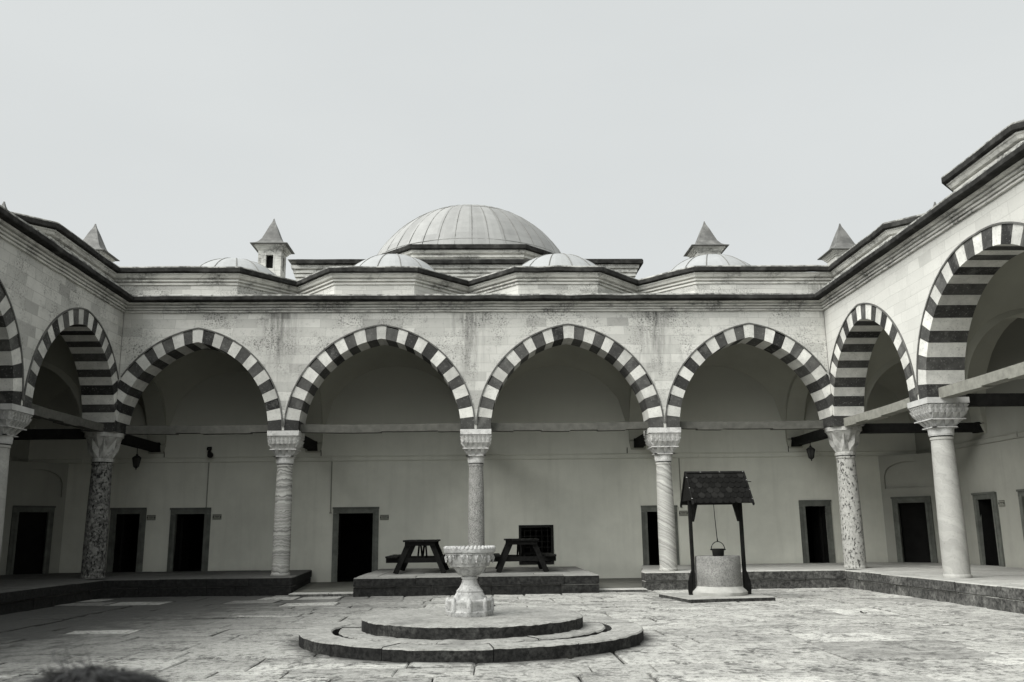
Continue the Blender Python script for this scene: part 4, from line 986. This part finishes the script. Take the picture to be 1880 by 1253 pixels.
mb = MB(); mb.lathe([(.055, 0), (.055, .05)], 12, (-6.50, YB - .06, 3.20)); mb.box(-6.55, -6.45, YB - .03, YB - .001, 3.19, 3.28); mb.build('bracket', M['black'], t)
mb = MB(); mb.tube([(-6.49, YB - .05, 3.19), (-6.46, YB - .10, 3.12)], .02, 6); mb.tube([(-6.49, YB - .06, 3.14), (-6.42, YB - .20, 3.06)], [.045, .075], 12); mb.build('lamp_head', M['black'], t, smooth=40)
def lantern(x, y, zt, zc, label):
    t = thing('lantern', label, 'lantern', (x, y, zt), 'hanging lanterns in the gallery corners')
    mb = MB(); mb.tube([(x, y, zt), (x, y, zc + .17)], .009, 6); mb.lathe([(.035, -.012), (.035, .0)], 10, (x, y, zt)); mb.build('rod', M['black'], t)
    mb = MB()
    mb.lathe([(.105, .085), (.11, .095), (.07, .13), (.03, .15), (.025, .175), (.006, .19)], 6, (x, y, zc))
    mb.lathe([(.002, -.175), (.018, -.155), (.012, -.14), (.05, -.115), (.062, -.105), (.062, -.095)], 6, (x, y, zc))
    for k in range(6):
        a = k * pi / 3; mb.bar((x + .058 * cos(a), y + .058 * sin(a), zc - .10), (x + .095 * cos(a), y + .095 * sin(a), zc + .09), .012, .012, up=(cos(a), sin(a), 0))
    mb.build('lantern_cage', M['black'], t)
    mb = MB(); mb.lathe([(.050, -.098), (.086, .085)], 6, (x, y, zc)); mb.build('lantern_glass', M['glass'], t)
lantern(XL - H + .12, 1.85, 3.16, 2.80, 'black hanging lantern in the dark left corner of the gallery')
lantern(XR + H - .18, 1.85, 3.16, 2.86, 'black hanging lantern in the right corner beside the pitted column')

# small litter
def crumpled(x, y, s, label, name='dead_leaf'):
    mb = MB(); vs = []; n = 8; q = random.Random(int(x * 77))
    pts = [(cos(2 * pi * k / n) * s * (1 + q.uniform(-.3, .3)), sin(2 * pi * k / n) * s * .6 * (1 + q.uniform(-.3, .3)), .01 + q.uniform(0, s * .7)) for k in range(n)]
    vs = [(x, y, .012)] + [(x + a, y + b, .004 + c) for a, b, c in pts]; mb.add(vs, [(0, 1 + k, 1 + (k + 1) % n) for k in range(n)])
    o = mb.build(name, M['leaf']); tag(o, label, 'leaf')
crumpled(.95, -10.05, .055, 'curled dead leaf on the paving in front of the platform')
crumpled(5.36, -6.02, .05, 'small dark stone lying alone on the right paving')  # small stone, built with the leaf shape and name
crumpled(.80, -9.55, .05, 'dead leaf caught in the dry channel of the platform')

# ------------------------------------------------------------------ child in the near left corner (seen from behind)
PX, PY = -.336, -17.42
per = thing('person', 'person with tousled dark hair at the bottom left, seen from behind', 'person', (PX, PY, .01))
def skinned(name, verts, edges, radii, mat, root=0, sub=2):
    me = bpy.data.meshes.new(name); me.from_pydata([Vector(v) + Vector((PX, PY, 0)) for v in verts], edges, [])
    o = bpy.data.objects.new(name, me); COL.objects.link(o); o.parent = per; o.matrix_parent_inverse = per.matrix_world.inverted()
    sk = o.modifiers.new('Skin', 'SKIN'); sk.use_smooth_shade = True
    for i, r in enumerate(radii): me.skin_vertices[0].data[i].radius = (r, r) if not isinstance(r, tuple) else r
    me.skin_vertices[0].data[root].use_root = True
    sb = o.modifiers.new('Subdivision', 'SUBSURF'); sb.levels = sub; sb.render_levels = sub
    me.materials.append(mat); return o
k = .93                                       # standing height of the child
V, Ed, Rd = [], [], []
def vtx(p, r, frm=None):
    V.append(p); Rd.append(r); i = len(V) - 1
    if frm is not None: Ed.append((frm, i))
    return i
pel = vtx((0, 0, .44), (.075, .06)); wa = vtx((0, 0, .52), (.07, .055), pel); ch = vtx((0, -.005, .62), (.08, .06), wa); nb = vtx((0, 0, .69), .035, ch); nk = vtx((0, .003, .715), .03, nb)
h1 = vtx((0, .008, .77), (.058, .062), nk); h2 = vtx((0, .012, .83), (.070, .078), h1); h3 = vtx((0, .005, .885), (.055, .06), h2)
ns = vtx((0, .088, .80), .008, h1)
for s in (-1, 1):
    vtx((s * .072, .0, .81), .012, h2)
    sh = vtx((s * .095, 0, .665), .033, ch); el = vtx((s * .135, -.012, .54), .024, sh); wr = vtx((s * .14, .03, .43), .017, el); pa = vtx((s * .138, .042, .395), (.02, .012), wr)
    for q, (dx, ln) in enumerate(((-.014, .040), (-.005, .046), (.005, .043), (.014, .034))):
        f1 = vtx((s * .138 + dx * .3, .047 + dx, .372), .0062, pa); vtx((s * .135 + dx * .3, .055 + dx, .372 - ln * .8), .0052, f1)
    th = vtx((s * .128, .060, .385), .0068, pa); vtx((s * .122, .068, .362), .0055, th)
    hi = vtx((s * .045, 0, .40), .052, pel); kn = vtx((s * .05, .008, .235), .036, hi); an = vtx((s * .05, -.008, .055), .024, kn); vtx((s * .055, .07, .030), .022, an)
skinned('body', V, Ed, Rd, M['skin'])
skinned('shirt', [(0, 0, .42), (0, 0, .52), (0, -.004, .62), (0, 0, .675), (-.10, 0, .662), (-.128, -.008, .575), (.10, 0, .662), (.128, -.008, .575)], [(0, 1), (1, 2), (2, 3), (2, 4), (4, 5), (2, 6), (6, 7)], [(.088, .072), (.083, .068), (.09, .072), .045, .042, .037, .042, .037], M['shirt'])
skinned('trousers', [(0, 0, .43), (-.047, 0, .385), (-.051, .008, .235), (-.051, -.006, .075), (.047, 0, .385), (.051, .008, .235), (.051, -.006, .075)], [(0, 1), (1, 2), (2, 3), (0, 4), (4, 5), (5, 6)], [(.082, .068), .060, .045, .034, .060, .045, .034], M['trouser'])
for s in (-1, 1):
    mb = MB(); x = PX + s * .054
    mb.lathe([(.033, 0), (.036, .012), (.033, .035), (.02, .048)], 16, (x, PY - .012, .012)); mb.lathe([(.032, 0), (.036, .012), (.03, .03), (.012, .04)], 16, (x, PY + .045, .012)); mb.box(x - .03, x + .03, PY - .012, PY + .045, .0125, .045); mb.build('shoe', M['shoe'], per, smooth=50)
RH = random.Random(21)
hm = MB(); hc = Vector((PX, PY + .008, .835))
# close-fitting hair cap plus loose locks
nlat, nlon = 12, 28; vs = []
for i in range(nlat + 1):
    for j in range(nlon):
        a = radians(-30 + 120 * i / nlat); b = 2 * pi * j / nlon; rr = .098 + .010 * noise.noise((cos(b) * 3, sin(b) * 3, a * 3))
        p = Vector((rr * 1.08 * cos(a) * cos(b), rr * 1.05 * cos(a) * sin(b), rr * .95 * sin(a)))
        if i < 4 and p.y > .03: p *= .82
        vs.append(hc + p)
hm.add(vs, [(i * nlon + j, i * nlon + (j + 1) % nlon, (i + 1) * nlon + (j + 1) % nlon, (i + 1) * nlon + j) for i in range(nlat) for j in range(nlon)])
def lock(p, n, tg, ln, lift, w, curl, seg=7):
    sd = n.cross(tg).normalized(); pts = []
    for q in range(seg + 1):
        f = q / seg; pts.append(p + n * (ln * lift * sin(f * pi * .62)) + tg * (ln * f) + sd * (curl * sin(f * 4.5) * .35 * ln) + Vector((0, 0, -.35 * ln * f * f)))
    for q in range(seg):
        w0, w1 = w * (1 - q / (seg + .2)), w * (1 - (q + 1) / (seg + .2))
        hm.quad(pts[q] - sd * w0, pts[q] + sd * w0, pts[q + 1] + sd * w1, pts[q + 1] - sd * w1)
tufts = []
for q in range(150):
    a = asin(RH.uniform(-.3, 1)); b = RH.uniform(0, 2 * pi); tufts.append((Vector((cos(a) * cos(b), cos(a) * sin(b), sin(a))), RH.uniform(-1, 1), RH.uniform(.06, .26), RH.uniform(.05, .085)))
crown = Vector((-.15, -.1, 1)).normalized()
for tn, curl, lift, ln in tufts:
    if tn.y > .6 and tn.z < .3: continue
    sweepdir = (tn - crown * tn.dot(crown)); sweepdir = sweepdir.normalized() if sweepdir.length > .05 else Vector((1, 0, 0))
    sweepdir = (sweepdir + Vector((0, 0, 1)).cross(tn) * curl * .9).normalized()
    for k in range(34):
        n = (tn + Vector((RH.gauss(0, .09), RH.gauss(0, .09), RH.gauss(0, .09)))).normalized(); p = hc + Vector((n.x * .113, n.y * .108, n.z * .096))
        tg = (sweepdir - n * sweepdir.dot(n) + Vector((RH.gauss(0, .12), RH.gauss(0, .12), RH.gauss(0, .12)))).normalized()
        lock(p, n, tg, ln * RH.uniform(.7, 1.2), lift * RH.uniform(.6, 1.2) * (1 if RH.random() < .97 else 1.6), RH.uniform(.0010, .0022), curl + RH.gauss(0, .3))
for q in range(16):            # fine stray hairs standing up at the crown
    n = (crown + Vector((RH.gauss(0, .3), RH.gauss(0, .3), 0))).normalized(); p = hc + n * .094
    lock(p, n, Vector((RH.uniform(-1, .6), RH.uniform(-.5, .5), .6)).normalized(), RH.uniform(.03, .06), RH.uniform(.3, .6), .0005, RH.uniform(-1, 1))
hm.build('hair', M['hair'], per, fix=False)
per.scale = (1.062, 1.062, 1.062)

# ------------------------------------------------------------------ sky, sun, camera
SUN_EL, SUN_AZ = 44, 238         # degrees; azimuth clockwise from +y (north)
w = bpy.data.worlds.new('World'); S.world = w; w.use_nodes = True; nt = w.node_tree; nt.nodes.clear()
sky = nt.nodes.new('ShaderNodeTexSky'); sky.sky_type = 'NISHITA'; sky.sun_disc = False; sky.sun_elevation = radians(SUN_EL); sky.sun_rotation = radians(SUN_AZ); sky.dust_density = 4
hs_ = nt.nodes.new('ShaderNodeHueSaturation'); hs_.inputs['Saturation'].default_value = .25; nt.links.new(sky.outputs[0], hs_.inputs['Color'])
tc = nt.nodes.new('ShaderNodeTexCoord'); nz = nt.nodes.new('ShaderNodeTexNoise'); nz.inputs['Scale'].default_value = 1.6; nz.inputs['Detail'].default_value = 5
mp = nt.nodes.new('ShaderNodeMapping'); mp.inputs['Scale'].default_value = (1, 1, 2.5); nt.links.new(tc.outputs['Generated'], mp.inputs[0]); nt.links.new(mp.outputs[0], nz.inputs['Vector'])
rp = nt.nodes.new('ShaderNodeValToRGB'); rp.color_ramp.elements[0].position = .3; rp.color_ramp.elements[1].position = .7
rp.color_ramp.elements[0].color = (6.95, 7.25, 7.28, 1); rp.color_ramp.elements[1].color = (7.45, 7.74, 7.74, 1); nt.links.new(nz.outputs['Fac'], rp.inputs[0])
mx = nt.nodes.new('ShaderNodeMixRGB'); mx.inputs[0].default_value = .06; nt.links.new(rp.outputs[0], mx.inputs[1]); nt.links.new(hs_.outputs[0], mx.inputs[2])
# the overcast brightens towards the hidden sun, behind and to the left of the camera
sd_ = nt.nodes.new('ShaderNodeVectorMath'); sd_.operation = 'DOT_PRODUCT'; nt.links.new(tc.outputs['Generated'], sd_.inputs[0])
sd_.inputs[1].default_value = (sin(radians(SUN_AZ)) * cos(radians(SUN_EL)), cos(radians(SUN_AZ)) * cos(radians(SUN_EL)), sin(radians(SUN_EL)))
gl = nt.nodes.new('ShaderNodeMapRange'); gl.interpolation_type = 'SMOOTHSTEP'; gl.inputs[1].default_value = .30; gl.inputs[2].default_value = 1.0; gl.inputs[3].default_value = 1.0; gl.inputs[4].default_value = 3.3
nt.links.new(sd_.outputs['Value'], gl.inputs[0]); gm_ = nt.nodes.new('ShaderNodeVectorMath'); gm_.operation = 'SCALE'; nt.links.new(mx.outputs[0], gm_.inputs[0]); nt.links.new(gl.outputs[0], gm_.inputs['Scale'])
bg = nt.nodes.new('ShaderNodeBackground'); bg.inputs[1].default_value = .1; ow = nt.nodes.new('ShaderNodeOutputWorld')
nt.links.new(gm_.outputs[0], bg.inputs[0]); nt.links.new(bg.outputs[0], ow.inputs[0])
sl = bpy.data.lights.new('sun', 'SUN'); sl.energy = 4.3; sl.angle = radians(50); sl.color = (1, .985, .95)
so = bpy.data.objects.new('sun', sl); COL.objects.link(so)
d = Vector((sin(radians(SUN_AZ)) * cos(radians(SUN_EL)), cos(radians(SUN_AZ)) * cos(radians(SUN_EL)), sin(radians(SUN_EL))))
so.rotation_euler = d.to_track_quat('Z', 'Y').to_euler(); so.location = d * 40

cam = bpy.data.cameras.new('camera'); co = bpy.data.objects.new('camera', cam); COL.objects.link(co); S.camera = co
rt, up, fw = Vector((.9994541, -.03097311, -.01149676)), Vector((.00471428, -.21072368, .9775343)), Vector((.03269992, .97705486, .21046263))
Rm = Matrix((rt, up, -fw)).transposed().to_4x4(); co.matrix_world = Matrix.Translation((.15642, -18.59870, 1.14777)) @ Rm
cam.sensor_width = 36; cam.lens = 1635.017 / 1880 * 36; cam.clip_start = .05; cam.clip_end = 1000
cam.dof.use_dof = True; cam.dof.focus_distance = 17.5; cam.dof.aperture_fstop = 5.6
S.view_settings.view_transform = 'Standard'; S.view_settings.look = 'None'; S.view_settings.exposure = 0; S.view_settings.gamma = 1
